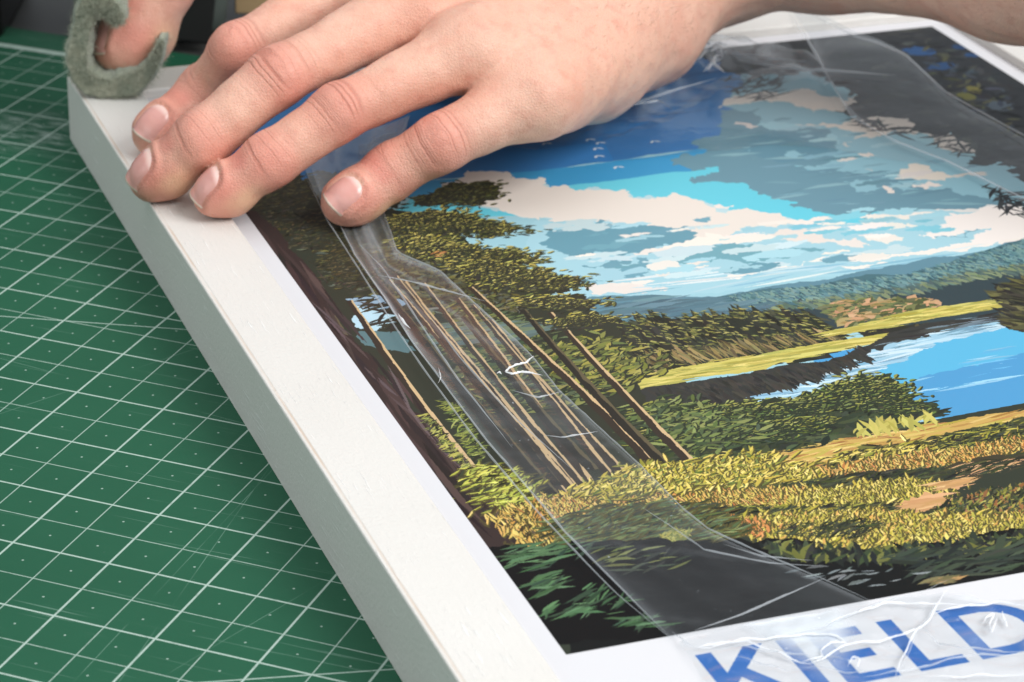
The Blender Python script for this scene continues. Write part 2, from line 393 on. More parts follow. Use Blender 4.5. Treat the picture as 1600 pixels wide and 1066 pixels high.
blades(S(4, (300, 560), (800, 580), (1400, 850), (640, 850)), 60, 14, 1.3, 0, [(112, 154, 170), (96, 138, 154), (124, 166, 178)], .12, 4)
for c in [((330, 450), (360, 410), (450, 390), (600, 385), (680, 370), (760, 400), (860, 420), (940, 400), (900, 470), (720, 470), (620, 425), (480, 425)),
          ((640, 515), (760, 510), (880, 490), (1000, 480), (1150, 490), (1300, 560), (1380, 600), (1400, 640), (1240, 600), (1160, 545), (1060, 540), (1000, 570), (890, 580), (930, 550), (800, 530), (700, 525)),
          ((1080, 705), (1140, 680), (1200, 690), (1240, 715), (1320, 738), (1250, 750), (1100, 742)), ((1130, 765), (1200, 755), (1265, 772), (1210, 785), (1150, 780)),
          ((1010, 775), (1050, 790), (1060, 805), (1030, 800)), ((840, 600), (880, 590), (895, 620), (860, 612)), ((400, 518), (450, 512), (495, 528), (440, 530)),
          ((900, 772), (935, 762), (950, 778), (920, 784)), ((935, 705), (965, 700), (968, 715)), ((910, 640), (990, 645), (950, 655))]:
    fill(jag(S(4, *c), 1.4, 4), vary((216, 206, 196), 4))
for c in [((840, 760), (960, 745), (1000, 790), (900, 800)), ((1040, 760), (1160, 790), (1100, 800)), ((1330, 760), (1420, 770), (1350, 778)), ((425, 615), (460, 610), (450, 632)), ((610, 640), (640, 625), (645, 660), (620, 655))]:
    fill(jag(S(4, *c), 1.4, 4), TL)
# lower cloud bank
E1 = S(1, (690, 292), (725, 277), (740, 268), (793, 268), (796, 278), (838, 280), (860, 293), (913, 296), (976, 296), (984, 308), (1025, 311), (1081, 311), (1110, 323), (1136, 334), (1171, 327), (1197, 332), (1241, 349), (1215, 356), (1171, 352), (1149, 362), (1119, 380), (1075, 380), (1053, 371), (1005, 371), (983, 367), (992, 354), (944, 345), (900, 347), (850, 340), (790, 330), (740, 320), (700, 312))
fill(jag(E1 + [0.6, -1.2], 1.8, 4), (176, 208, 214)); fill(jag(E1, 1.8, 4), WH)
LB = S(1, (640, 330), (900, 345), (1300, 360), (1600, 320), (1600, 420), (1000, 480), (880, 480), (700, 400))
fill(jag(S(6, (-160, 250), (100, 240), (430, 265), (700, 250), (1000, 250), (1300, 200), (1600, 190), (1600, 330), (1100, 420), (500, 500), (0, 530), (-200, 480)), 2, 5), (156, 200, 212)); fill(jag(E1, 1.6, 4), WH)
for c in [((-90, 265), (0, 260), (100, 238), (190, 258), (340, 263), (430, 300), (300, 330), (150, 368), (0, 380), (-70, 350)), ((330, 350), (540, 318), (700, 335), (900, 345), (760, 375), (620, 402), (480, 390), (360, 386)),
          ((150, 400), (250, 372), (260, 420), (180, 445), (140, 430)), ((20, 400), (120, 380), (200, 386), (100, 410)), ((430, 232), (480, 226), (470, 246), (440, 244)),
          ((920, 225), (1000, 230), (1060, 225), (1030, 236)), ((-60, 430), (60, 455), (140, 460), (60, 470)), ((1280, 300), (1420, 270), (1480, 262), (1400, 300))]:
    fill(jag(S(6, *c), 2.2, 5), vary(SH, 4))
for c in [((680, 285), (750, 268), (820, 273), (880, 290), (922, 316), (840, 322), (760, 312), (700, 300)), ((920, 305), (1000, 300), (1060, 330), (980, 335), (930, 320)), ((1030, 300), (1120, 290), (1170, 300), (1120, 318), (1050, 312)),
          ((960, 270), (1020, 262), (1060, 276), (1000, 284)), ((1080, 215), (1130, 208), (1200, 225), (1120, 240)), ((1060, 255), (1160, 248), (1240, 268), (1120, 272)),
          ((1220, 292), (1270, 270), (1300, 255), (1330, 210), (1440, 195), (1540, 180), (1610, 188), (1610, 300), (1500, 318), (1400, 326), (1300, 345), (1420, 290), (1480, 265), (1400, 275), (1300, 295)),
          ((260, 350), (330, 330), (420, 300), (560, 300), (540, 318), (380, 345), (300, 362)), ((250, 400), (300, 372), (360, 386), (470, 398), (440, 412), (340, 418), (280, 430)), ((540, 440), (700, 405), (920, 360), (900, 385), (760, 415), (600, 440)),
          ((960, 380), (1200, 352), (1420, 322), (1600, 300), (1600, 312), (1350, 350), (1100, 380)), ((20, 480), (120, 462), (330, 480), (240, 500), (60, 505)), ((930, 400), (1140, 382), (1140, 390), (960, 410)), ((490, 186), (560, 184), (520, 196)), ((1010, 245), (1060, 240), (1050, 252))]:
    fill(jag(S(6, *c), 1.5, 5), vary((226, 219, 210), 4))
blades(S(6, (300, 430), (1000, 390), (1500, 320), (1300, 370), (800, 455), (200, 510)), 46, 30, 1.1, 0.0, [(198, 216, 220), (176, 206, 216), (214, 222, 222), (130, 182, 202)], .06, 4)
def wisps(P, n, cols, rx, ry):
    for q in inside(P, n):
        a = np.linspace(0, 6.28, 9, endpoint=False); k_ = rng.uniform(.4, 1.5); w2 = rng.uniform(.5, 1.2)
        fill(jag(np.stack([q[0] + np.cos(a) * rx * k_, q[1] + np.sin(a) * ry * k_ * w2], 1), 1.8, 3, (1.6, .7)), vary(cols[rng.integers(len(cols))], 4))
wisps(S(6, (-60, 250), (430, 250), (900, 330), (1300, 330), (1000, 390), (500, 440), (0, 500)), 46, [(156, 200, 212), (104, 156, 172), (226, 219, 210), (190, 212, 216)], 7, 2.2)
wisps(S(6, (640, 230), (1040, 200), (1330, 220), (1300, 300), (900, 310)), 26, [(226, 219, 210), (120, 190, 206), (150, 198, 210)], 5, 1.6)
wisps(S(4, (420, 470), (900, 500), (1400, 660), (1450, 780), (1000, 800), (700, 640)), 24, [(120, 166, 182), (150, 190, 200), (206, 200, 192), (96, 140, 156)], 5, 1.8)
for b_ in [(938, 224), (922, 219), (934, 233), (936, 245), (1023, 222), (966, 262), (854, 225)]:
    q = U(*b_, PZ)[:2]
    blade(q + [-.7, .2], 2.6, .9, 0.9, (206, 214, 220), .2); blade(q + [.8, .2], 2.6, .8, -.7, (206, 214, 220), .2)

# --- far hills and forest bands
fill(jag(S(6, (0, 520), (100, 508), (500, 512), (830, 457), (1100, 405), (1350, 368), (1600, 308), (1640, 480), (1200, 560), (0, 640)), 1.0, 5), (92, 134, 150))
fill(jag(S(6, (500, 512), (700, 482), (900, 462), (1200, 430), (1400, 368), (1640, 300), (1640, 410), (1200, 490), (900, 540), (400, 575)), .8, 5), (70, 108, 116))
blades(S(6, (560, 512), (900, 470), (1200, 435), (1400, 375), (1640, 305), (1640, 395), (1200, 470), (900, 515), (600, 545)), 1500, 4.2, 1.1, 1.9, [(104, 142, 144), (84, 124, 132), (120, 150, 140), (58, 92, 102)], .35, 6)
fill(jag(S(6, (500, 585), (700, 552), (880, 540), (1200, 488), (1400, 436), (1640, 398), (1640, 640), (1500, 600), (1300, 600), (900, 640)), .9, 5), (50, 66, 72))
blades(S(6, (560, 560), (880, 522), (1200, 478), (1400, 425), (1640, 395), (1640, 425), (1400, 450), (1200, 500), (880, 545)), 420, 4.5, 1.3, 1.9, [(120, 134, 100), (88, 112, 100), (70, 92, 92)], .35, 6)
blades(S(6, (130, 520), (700, 540), (600, 580), (300, 600), (130, 590)), 90, 20, 2, 0.05, [(98, 132, 144), (84, 118, 132), (76, 106, 118)], .15, 4)
# orange copse
cp = S(6, (890, 552), (960, 527), (1100, 520), (1250, 520), (1290, 535), (1180, 582), (1000, 617), (940, 595))
fill(jag(cp, 1.4, 4), (96, 98, 70)); blades(cp, 260, 6, 2.0, .3, [(196, 150, 112), (160, 136, 88), (112, 120, 74), (76, 86, 60), (88, 96, 62)], .5, 8)
# mid forest, tops lit
mf = S(6, (-40, 600), (300, 602), (450, 592), (700, 570), (850, 575), (950, 635), (940, 672), (600, 732), (280, 795), (200, 835), (-200, 900), (-200, 560))
fill(jag(mf, 1.6, 4), (52, 56, 48))
blades(mf, 1200, 9, 1.2, 2.0, [(56, 60, 48), (38, 42, 38), (66, 70, 50), (46, 50, 42)], .2, 6)
for q in (lambda g: g[np.argsort(-g[:, 1])])(inside(S(6, (-60, 612), (300, 612), (450, 602), (700, 582), (850, 590), (930, 650), (700, 700), (260, 770), (-120, 800)), 270)):
    hh = rng.uniform(14, 23); fill(np.array([q + [-2.6, -hh * .5], q + [-1.2, 0], q + [-.9, hh * .3], q + [.1, hh * .5], q + [1.2, hh * .2], q + [2.6, -hh * .5]]), vary((44, 48, 41), 5))
    for _ in range(7):
        t_ = rng.uniform(-.3, .5); w_ = (.5 - t_) * 2.4 + .4
        blade(q + [w_ * rng.uniform(-.2, 1.0), hh * t_], 2.2, .6, -.6 + rng.normal() * .3, vary([(140, 138, 72), (112, 114, 60), (164, 156, 86), (84, 90, 54)][rng.integers(4)], 8))
blades(S(6, (200, 770), (600, 715), (940, 660), (930, 640), (600, 670), (240, 720)), 150, 9, .8, 1.75, [(150, 130, 84), (112, 104, 66), (90, 80, 56)], .12, 8)
# meadow spits
YM = [(196, 184, 92), (176, 166, 76), (210, 196, 106), (160, 156, 76)]
for c in [((100, 838), (180, 828), (300, 780), (600, 730), (1000, 658), (1112, 648), (1060, 676), (800, 732), (500, 792), (250, 836)), ((930, 632), (1100, 597), (1250, 562), (1500, 525), (1522, 545), (1300, 582), (1050, 627), (940, 645)), ((-100, 880), (150, 850), (270, 852), (180, 878), (-60, 905))]:
    q = S(6, *c); fill(jag(q, .9, 5), YM[0]); blades(q, 160, 16, 1.0, 0.02, YM, .08, 6)
# water
fill(jag(S(6, (150, 862), (250, 835), (600, 786), (900, 742), (1060, 676), (1110, 645), (1300, 600), (1530, 570), (1700, 600), (1700, 980), (1000, 980), (200, 930)), .8, 4), (54, 56, 54))
fill(jag(S(6, (600, 885), (640, 868), (900, 800), (1050, 720), (1100, 690), (1300, 638), (1530, 592), (1700, 600), (1700, 960), (1200, 960), (700, 900)), 1.4, 5), (150, 192, 212))
blades(S(6, (650, 870), (900, 805), (1060, 725), (1300, 645), (1530, 600), (1540, 625), (1200, 720), (1080, 800), (800, 880)), 90, 17, 1.0, .03, [(176, 208, 222), (124, 172, 200), (192, 216, 226), (112, 150, 172)], .06, 5)
fill(jag(S(6, (1080, 810), (1110, 768), (1200, 722), (1350, 662), (1545, 618), (1700, 615), (1700, 960), (1250, 940)), 1.5, 5), (84, 174, 214))
fill(jag(S(6, (1110, 835), (1300, 780), (1500, 740), (1700, 690), (1700, 960), (1250, 945)), 1.0, 4), (74, 150, 200))
blades(S(6, (1190, 840), (1500, 700), (1600, 680), (1600, 780), (1250, 900)), 26, 22, .9, .04, [(132, 190, 222), (150, 202, 228), (90, 168, 212)], .05, 5)
blades(S(6, (200, 860), (600, 800), (900, 750), (1040, 690), (1045, 735), (900, 800), (700, 850), (480, 885)), 330, 5, 1.1, 1.75, [(56, 56, 52), (44, 46, 45), (62, 60, 54), (50, 52, 50)], .15, 4)
blades(S(6, (1070, 690), (1300, 612), (1530, 574), (1500, 600), (1300, 640), (1110, 700)), 60, 15, .8, .02, [(70, 72, 70), (110, 130, 140), (50, 50, 50)], .06, 5)
# dark stand at the right
dk = S(6, (1490, 500), (1540, 462), (1600, 448), (1720, 420), (1720, 640), (1560, 628), (1510, 600), (1522, 545))
fill(jag(dk, 2.2, 5), (44, 44, 42)); blades(dk, 160, 7, 1.6, 2.2, [(58, 58, 46), (84, 84, 56), (38, 38, 38), (106, 104, 66)], .3, 5)

# --- heath in the foreground
fill(S(1, (700, 760), (1090, 728), (1330, 680), (1600, 630), (1612, 630), (1612, 1100), (700, 1100), (560, 860)), (50, 56, 46))
og = S(8, (150, 190), (500, 122), (800, 72), (1100, 28), (1640, -60), (1640, 130), (1100, 190), (800, 215), (300, 225))
fill(jag(og, 1.2, 5), (196, 160, 86)); blades(og, 420, 13, .9, .06, [(206, 170, 92), (178, 134, 72), (214, 184, 104), (160, 110, 64), (190, 170, 80)], .14, 8)
DKO = (84, 78, 42)
def band(c, n, cols, L=7, wd=1.5, ang=1.1, sp=.55, base=None):
    q = S(8, *c)
    if base: fill(jag(q, 1.6, 4), np.array(base) * .92 + np.array(DKO) * .08)
    dk_ = cols[0][0] < 80
    blades(q, int(n * (1.4 if dk_ else 3.2)), L * .72, wd * .36, ang, cols, sp * .7, 9, True, None if dk_ else DKO)
YG = [(212, 190, 84), (226, 202, 98), (192, 174, 70), (178, 166, 66), (146, 142, 58), (234, 212, 116)]
ORG = [(218, 168, 88), (206, 148, 78), (226, 188, 104), (190, 126, 70), (220, 194, 100)]
DKG = [(46, 52, 42), (56, 62, 44), (38, 42, 38), (72, 78, 48)]
PIN = [(206, 156, 108), (196, 150, 98), (212, 172, 116)]
band(((-200, 250), (0, 210), (240, 175), (700, 190), (780, 230), (400, 265), (-200, 290)), 700, YG, 7, 1.7, .5, .7, (126, 130, 58))
band(((780, 180), (830, 130), (1000, 110), (1300, 60), (1600, 30), (1600, 80), (1250, 130), (1000, 170)), 300, YG + DKG, 6, 1.6, .3, .6, (110, 112, 56))
band(((1240, 60), (1400, 20), (1600, -20), (1600, 50), (1400, 100), (1260, 110)), 170, DKG + YG[3:5], 6, 1.5, .3, .6, (66, 72, 46))
band(((780, 190), (1000, 160), (1280, 140), (1600, 70), (1600, 130), (1300, 170), (900, 220)), 300, ORG, 8, 1.4, 1.2, .5, (190, 146, 82))
band(((300, 270), (620, 250), (900, 210), (1250, 185), (1250, 215), (900, 260), (600, 290)), 260, DKG, 9, 1.6, .2, .4, (50, 54, 42))
band(((1250, 190), (1600, 120), (1600, 180), (1300, 230)), 120, DKG + PIN[:1], 10, 1.2, .2, .3, (62, 58, 44))
band(((-150, 330), (60, 280), (250, 265), (700, 295), (800, 330), (500, 350), (-150, 420)), 620, ORG + YG[:2], 8, 1.5, 1.5, .45, (180, 146, 76))
band(((640, 320), (900, 275), (1100, 255), (1250, 270), (1200, 300), (1000, 330), (760, 360)), 420, YG, 8, 1.5, 1.1, .5, (160, 152, 66))
q = S(8, (1060, 350), (1130, 310), (1250, 290), (1180, 250), (1330, 235), (1330, 262), (1240, 300), (1220, 345), (1100, 372)); fill(jag(q, 1.5, 5), PIN[0]); blades(q, 40, 12, 1, .05, PIN, .1, 5)
band(((180, 370), (420, 345), (700, 350), (1000, 330), (1060, 370), (700, 400), (250, 400)), 380, DKG + YG[4:5], 9, 1.6, .2, .4, (52, 56, 40))
band(((1180, 400), (1250, 330), (1400, 280), (1600, 250), (1600, 380), (1450, 410), (1250, 410)), 420, DKG + [(150, 104, 62), (132, 130, 58), (160, 150, 70)], 7, 1.6, .8, .6, (60, 62, 42))
band(((400, 400), (700, 385), (1000, 370), (1180, 400), (1600, 390), (1600, 440), (1400, 470), (1000, 510), (760, 505), (560, 480)), 900, YG + ORG[:1], 8, 1.6, .9, .6, (160, 150, 66))
band(((560, 430), (900, 400), (1000, 420), (900, 470), (620, 470)), 130, DKG, 8, 1.2, .4, .6)
band(((210, 415), (300, 390), (340, 410), (280, 440)), 60, [(196, 120, 66), (206, 140, 80)], 5, 1.6, 1.2, .5, (170, 112, 62))
band(((405, 430), (450, 410), (470, 440), (420, 455)), 26, [(196, 120, 66), (206, 140, 80)], 5, 1.6, 1.2, .5)
# shade along the bottom edge
fill(jag(S(8, (-300, 470), (-100, 450), (200, 430), (460, 495), (700, 505), (1000, 518), (1300, 490), (1640, 430), (1640, 640), (1640, 900), (-300, 1100)), 2.2, 5), (17, 20, 20))
blades(S(8, (440, 500), (700, 510), (1000, 522), (1300, 495), (1640, 435), (1640, 500), (1000, 560), (600, 560)), 260, 7, 1.3, 1.0, [(46, 54, 44), (60, 72, 48), (110, 112, 56), (34, 38, 38)], .5, 6)
blades(S(8, (1000, 540), (1640, 470), (1640, 600), (1200, 640)), 90, 12, 1.2, .15, [(52, 62, 52), (44, 52, 46), (64, 76, 58)], .3, 5)
blades(S(8, (1150, 650), (1290, 640), (1250, 660)), 14, 7, 1.1, .1, [(170, 130, 84), (120, 110, 76)], .2, 6)
blades(S(8, (500, 590), (1200, 600), (1000, 690)), 20, 5, .8, .1, [(120, 128, 130), (90, 98, 98)], .3, 6)

# --- forest on the left: gloom behind the trunks, pads of needles, lit trunks
gl = S(1, (380, 330), (470, 290), (560, 330), (640, 330), (760, 400), (860, 470), (960, 500), (985, 590), (1100, 725), (900, 790), (720, 800), (520, 540), (360, 340))
fill(jag(gl, 2, 5), (50, 54, 44))
blades(S(5, (200, 300), (560, 300), (900, 520), (1200, 640), (1000, 700), (480, 560)), 1200, 4.0, 1.1, .3, [(66, 64, 46), (88, 86, 52), (112, 108, 60), (76, 80, 58), (100, 106, 92)], .7, 8, True, (38, 38, 33))
wn = S(5, (440, 620), (500, 650), (600, 645), (650, 700), (560, 735), (500, 730), (450, 690)); fill(jag(wn, 1.0, 4), (176, 208, 222))
fill(jag(S(5, (430, 610), (560, 590), (700, 620), (640, 640), (500, 650)), 1, 4), (142, 168, 190))
wn = S(5, (480, 740), (640, 740), (720, 820), (680, 830), (520, 800)); fill(jag(wn, 1.0, 4), (88, 118, 122))
blades(S(5, (470, 560), (720, 700), (760, 760), (560, 720)), 60, 7, 1.0, .2, [(48, 46, 40), (60, 58, 46)], .6, 6)
blades(S(5, (900, 600), (1200, 700), (1500, 1000), (1400, 1066), (1000, 1066), (800, 760)), 640, 5, 1.0, .15, [(70, 84, 60), (92, 104, 68), (124, 126, 68), (60, 72, 50)], .5, 7, True, (40, 46, 38))
blades(S(5, (800, 720), (1250, 700), (1200, 760), (850, 790)), 60, 18, 2.0, .05, [(92, 112, 108), (108, 122, 96)], .1, 5)
blades(S(6, (-100, 700), (100, 640), (300, 760), (150, 850), (-60, 800)), 320, 4.5, 1.0, .4, [(96, 104, 56), (156, 150, 72), (120, 124, 62)], .5, 8, True, (44, 48, 40))
# understorey
us = S(6, (120, 940), (200, 920), (350, 905), (620, 895), (850, 870), (900, 850), (1010, 798), (1100, 800), (1160, 832), (1200, 880), (1290, 905), (1322, 942), (1200, 962), (1000, 1003), (700, 1066), (420, 1100), (200, 1066))
fill(jag(us, 2.2, 5), (48, 58, 44))
blades(us, 700, 6, 1.6, .3, [(50, 60, 44), (66, 78, 50), (40, 48, 40), (58, 68, 46)], .55, 6)
for c, n_ in [(((190, 930), (260, 905), (360, 890), (470, 900), (430, 960), (260, 985)), 260), (((400, 925), (520, 898), (640, 888), (700, 910), (640, 965), (450, 985)), 300), (((640, 915), (760, 885), (880, 862), (930, 885), (860, 940), (700, 965)), 300), (((860, 850), (940, 815), (1010, 790), (1100, 800), (1170, 835), (1210, 885), (1300, 915), (1180, 930), (1000, 920), (900, 900)), 420), (((240, 985), (420, 965), (560, 985), (480, 1040), (260, 1050)), 240), (((560, 970), (760, 950), (900, 940), (860, 1000), (640, 1040)), 240)]:
    tufts(S(6, *c), int(n_ * 1.6), (150, 152, 74), (98, 112, 58), (44, 54, 40))
blades(S(6, (1000, 990), (1160, 950), (1290, 940), (1200, 965), (1020, 1000)), 50, 8, 1.2, 1.2, [(190, 180, 90), (170, 160, 76)], .3, 6)
blades(S(7, (1000, 120), (1330, 300), (1560, 200), (1500, 120), (1200, 60)), 320, 5, 1.0, .25, [(66, 80, 54), (96, 112, 64), (126, 136, 76)], .5, 7, True, (40, 48, 38))
LT, DT = (204, 172, 128), (54, 47, 40)
T = [([(5, 455, 610), (5, 560, 800), (5, 660, 920), (5, 780, 1066), (7, 330, 270), (7, 392, 352)], 4.6), ([(5, 560, 540), (5, 700, 700), (5, 830, 860), (5, 980, 1066), (7, 600, 370), (7, 720, 490)], 5.0),
     ([(5, 680, 530), (5, 820, 720), (5, 960, 900), (5, 1110, 1066), (7, 740, 350), (7, 862, 470)], 4.4), ([(5, 900, 600), (5, 1040, 830), (5, 1130, 940), (5, 1230, 1066), (7, 800, 300), (7, 872, 400)], 4.0),
     ([(5, 1040, 690), (5, 1200, 850), (5, 1400, 1066), (7, 860, 170), (7, 960, 300), (7, 1020, 370)], 4.0), ([(5, 955, 555), (5, 1000, 620), (5, 1240, 770), (5, 1400, 930), (5, 1520, 1066), (7, 1080, 260), (7, 1192, 370)], 4.6),
     ([(5, 1290, 660), (5, 1340, 730), (5, 1600, 1010), (7, 1120, 150), (7, 1322, 342)], 4.2)]
TE = [(S(p[0][0], p[0][1:])[0], S(p[-1][0], p[-1][1:])[0], wd) for p, wd in T]
for i_, j_, f_ in ((1, 2, .5), (2, 3, .45), (3, 4, .6), (1, 2, .85)): TE.append((TE[i_][0] * (1 - f_) + TE[j_][0] * f_ + [0, 4], TE[i_][1] * (1 - f_) + TE[j_][1] * f_, 3.4))
for k_, (a_, b_, wd) in enumerate(TE):
    P_ = [a_ + (b_ - a_) * t_ + np.array([(.7 if k_ % 2 else -.8) * math.sin(t_ * 3.1), 0]) for t_ in np.linspace(0, 1, 9)]
    if k_ % 2 == 0: trunk([p_ + np.array([-wd * 1.5, 4]) for p_ in P_], wd * .7, (96, 86, 64), (42, 41, 36))
    trunk(P_, wd * .66, LT, DT)
# needle pads, back to front
PD = [((700, 205), (800, 150), (900, 122), (1050, 120), (1060, 180), (960, 222), (800, 215)), ((590, 270), (800, 232), (900, 240), (1000, 272), (1200, 322), (1050, 346), (900, 352), (650, 335)),
      ((600, 350), (800, 350), (1000, 400), (1150, 400), (1250, 440), (1100, 482), (820, 455)), ((850, 450), (1000, 440), (1200, 482), (1430, 540), (1300, 572), (1050, 565)),
      ((1150, 590), (1300, 600), (1500, 622), (1400, 650), (1220, 640)), ((1290, 690), (1400, 670), (1560, 682), (1470, 715), (1320, 722)), ((80, 260), (300, 230), (560, 260), (600, 340), (420, 420), (220, 380)), ((0, 215), (140, 120), (330, 70), (620, 120), (640, 230), (400, 260), (60, 280)), ((330, 430), (520, 400), (640, 500), (520, 560), (380, 540))]
dens = [480, 950, 1000, 950, 340, 290, 800, 900, 520]
for i, c in enumerate(PD):
    lit = (192, 180, 88) if i in (1, 2, 3, 4, 5) else ((112, 112, 62) if i == 0 else (92, 86, 52))
    tufts(S(5, *c), dens[i], lit, (112, 112, 58) if i < 6 else (74, 70, 46), (50, 52, 42))
blades(S(5, (770, 405), (840, 412), (810, 440)), 9, 2.6, .6, .2, [(196, 134, 80)], .3)
# great dark trunk along the left edge
tr = S(1, (360, 330), (400, 330), (436, 360), (466, 401), (504, 450), (522, 495), (549, 525), (590, 578), (635, 640), (656, 653), (686, 686), (724, 735), (758, 773), (788, 810), (830, 850), (800, 900), (700, 900), (500, 600))
fill(jag(tr, .9, 4), (56, 44, 42))
for i in range(70):
    a = rng.random(); q = S(1, (410 + 330 * a + rng.uniform(-20, 42), 380 + 420 * a))[0]
    blade(q, rng.uniform(20, 46), rng.uniform(.8, 2.2), math.pi / 2 + rng.normal() * .05, vary([(66, 52, 50), (46, 38, 37), (74, 58, 56), (42, 35, 36)][i % 4], 4), rng.normal() * .04)
for i in range(26):
    a = rng.random(); q = S(1, (500 + 300 * a + rng.uniform(-8, 14), 480 + 340 * a))[0]
    blade(q, rng.uniform(14, 30), .8, math.pi / 2 + .05 + rng.normal() * .1, vary((92, 78, 80), 6), rng.normal() * .08)
# lit undergrowth round the feet of the trees
band2 = lambda c, n, cols, L=7, wd=1.6, ang=.3, sp=.6, base=None: (fill(jag(S(7, *c), 1.5, 4), np.array(base) * .55 + np.array(DKO) * .45) if base else None, blades(S(7, *c), int(n * 2.6), L * .68, wd * .36, ang, cols, sp * .8, 9, True, DKO if base else None))
band2(((150, 120), (210, 160), (420, 420), (380, 400), (240, 250)), 80, [(176, 172, 84), (120, 126, 66), (52, 54, 42)], 5, 1.3, .6)
band2(((230, 60), (300, 90), (420, 270), (400, 330), (330, 240)), 90, [(150, 158, 76), (104, 116, 60), (52, 58, 44)], 6, 1.3, .3)
band2(((340, 370), (450, 340), (560, 390), (640, 480), (560, 520), (470, 500)), 170, [(206, 204, 90), (184, 186, 78), (58, 60, 40), (150, 158, 66)], 7, 1.8, .3, .5, (110, 118, 54))
band2(((480, 530), (600, 510), (700, 540), (780, 620), (700, 680), (610, 680)), 190, [(216, 180, 92), (206, 160, 80), (70, 58, 40), (226, 200, 110)], 7, 1.6, 1.4, .5, (176, 138, 70))
band2(((640, 500), (760, 470), (1000, 440), (1250, 450), (1240, 500), (960, 520), (740, 580)), 420, ORG + YG[:2], 7, 1.6, 1.3, .5, (186, 150, 84))
band2(((820, 430), (1000, 380), (1100, 340), (1320, 330), (1600, 290), (1600, 400), (1200, 430), (900, 470)), 560, YG + [(104, 120, 58)], 7, 1.7, .6, .6, (124, 130, 62))
band2(((700, 580), (960, 520), (1250, 500), (1500, 620), (1000, 640), (800, 660)), 460, [(90, 112, 74), (58, 72, 52), (118, 130, 78), (44, 52, 46)], 10, 1.5, .25, .35, (62, 76, 56))
band2(((1140, 640), (1200, 600), (1280, 620), (1220, 680)), 50, [(176, 170, 86), (120, 126, 66)], 6, 1.3, .9)
fill(jag(S(7, (420, 680), (640, 690), (820, 660), (1200, 660), (1600, 690), (1700, 1066), (1150, 1066), (700, 1090)), 1.6, 4), (11, 12, 13))
G3 = [(66, 96, 64), (84, 120, 80), (54, 76, 56)]
for c, n_, L_, an_ in [(((470, 680), (640, 660), (860, 660), (820, 720), (640, 780), (500, 760)), 60, 9, .15), (((580, 810), (720, 790), (720, 860), (620, 880)), 22, 9, .2), (((640, 960), (760, 880), (900, 830), (1020, 900), (960, 960), (720, 980)), 48, 9, .5), (((940, 980), (1140, 950), (1180, 1030), (1000, 1000)), 22, 9, .3), (((860, 680), (1100, 670), (1300, 740), (1000, 800)), 40, 8, .3)]:
    blades(S(7, *c), n_, L_, .8, an_, G3 if n_ != 40 else [(56, 66, 52), (110, 116, 66), (46, 52, 46)], .3, 7)

# --- dark boughs over the top and right of the picture
bo = S(1, (1060, 78), (1080, 10), (1520, 10), (1700, 200), (1700, 350), (1600, 285), (1562, 252), (1515, 258), (1522, 220), (1500, 196), (1480, 212), (1436, 206), (1420, 186), (1332, 182), (1340, 160), (1286, 120), (1230, 118), (1128, 112))
fill(jag(bo, 4, 6), (40, 43, 46))
blades(bo, 620, 7, 2.2, .4, [(34, 37, 40), (48, 52, 54), (28, 30, 34), (58, 62, 58), (44, 46, 46)], .8, 5)
for a_, b_, c_, d_, cc in [(1437, 80, 7, 4, (36, 72, 116)), (1500, 74, 4, 2, (30, 58, 94)), (1520, 86, 4, 2, (34, 66, 106)), (1470, 104, 8, 3, (36, 66, 104)), (1522, 140, 3, 3, (104, 100, 52)), (1510, 150, 4, 3, (96, 96, 50)), (1560, 165, 6, 4, (70, 82, 92))]:
    q = U(a_, b_, PZ)[:2]; fill(jag(np.array([[q[0] + math.cos(t_) * c_ * .75, q[1] + math.sin(t_) * d_ * 1.3] for t_ in np.linspace(0, 6, 9)]), 2.5, 4), cc)
blades(S(1, (1430, 60), (1590, 150), (1590, 230), (1450, 110)), 110, 6, 1.4, .4, [(30, 32, 34), (40, 42, 42), (74, 76, 54), (52, 60, 70)], .8, 5)
for c, n in [(((1128, 112), (1230, 118), (1200, 160), (1150, 150)), 60), (((1330, 180), (1436, 205), (1420, 215), (1340, 195)), 50), (((1480, 210), (1520, 220), (1515, 250), (1440, 215)), 40), (((1535, 290), (1610, 300), (1610, 345), (1570, 330)), 70)]:
    blades(S(1, *c), n, 9, .9, .1, [(50, 54, 56), (60, 64, 66), (40, 44, 46)], .7, 5)
for a_, b_ in [((1160, 150), (1225, 135)), ((1170, 160), (1250, 140)), ((1310, 190), (1370, 178)), ((1560, 340), (1600, 310)), ((1545, 300), (1600, 320))]:
    p_, q_ = U(*a_, PZ)[:2], U(*b_, PZ)[:2]; d_ = q_ - p_; blade((p_ + q_) / 2, np.linalg.norm(d_), .9, math.atan2(d_[1], d_[0]), (44, 46, 48))

# --- lettering under the picture
BL = (34, 102, 182)
def letter(x, polys):
    for pl in polys: fill(np.array([[x + a, b] for a, b in pl]), BL, False)
T0, B0, SW = -382.2, -402.6, 3.7
box = lambda a, b, c, d: [(a, b), (c, b), (c, d), (a, d)]
mid = (T0 + B0) / 2
lE = [box(0, T0, SW, B0), box(0, T0, 11.6, T0 - 3.3), box(0, mid + 1.6, 10.6, mid - 1.6), box(0, B0 + 3.3, 11.8, B0)]
letter(51.6, [box(0, T0, SW, B0), [(SW - .2, mid + 1.6), (11, T0), (15.4, T0), (6.6, mid + .4), (SW - .2, mid - 3.2)], [(5.2, mid + .8), (8.2, mid + 2.6), (16, B0), (11.4, B0)]])
letter(70.2, [box(0, T0, SW, B0)]); letter(77.4, lE); letter(93.8, [box(0, T0, SW, B0), box(0, B0 + 3.3, 11.4, B0)])
ang_ = np.linspace(math.pi / 2, -math.pi / 2, 22); hh = (T0 - B0) / 2
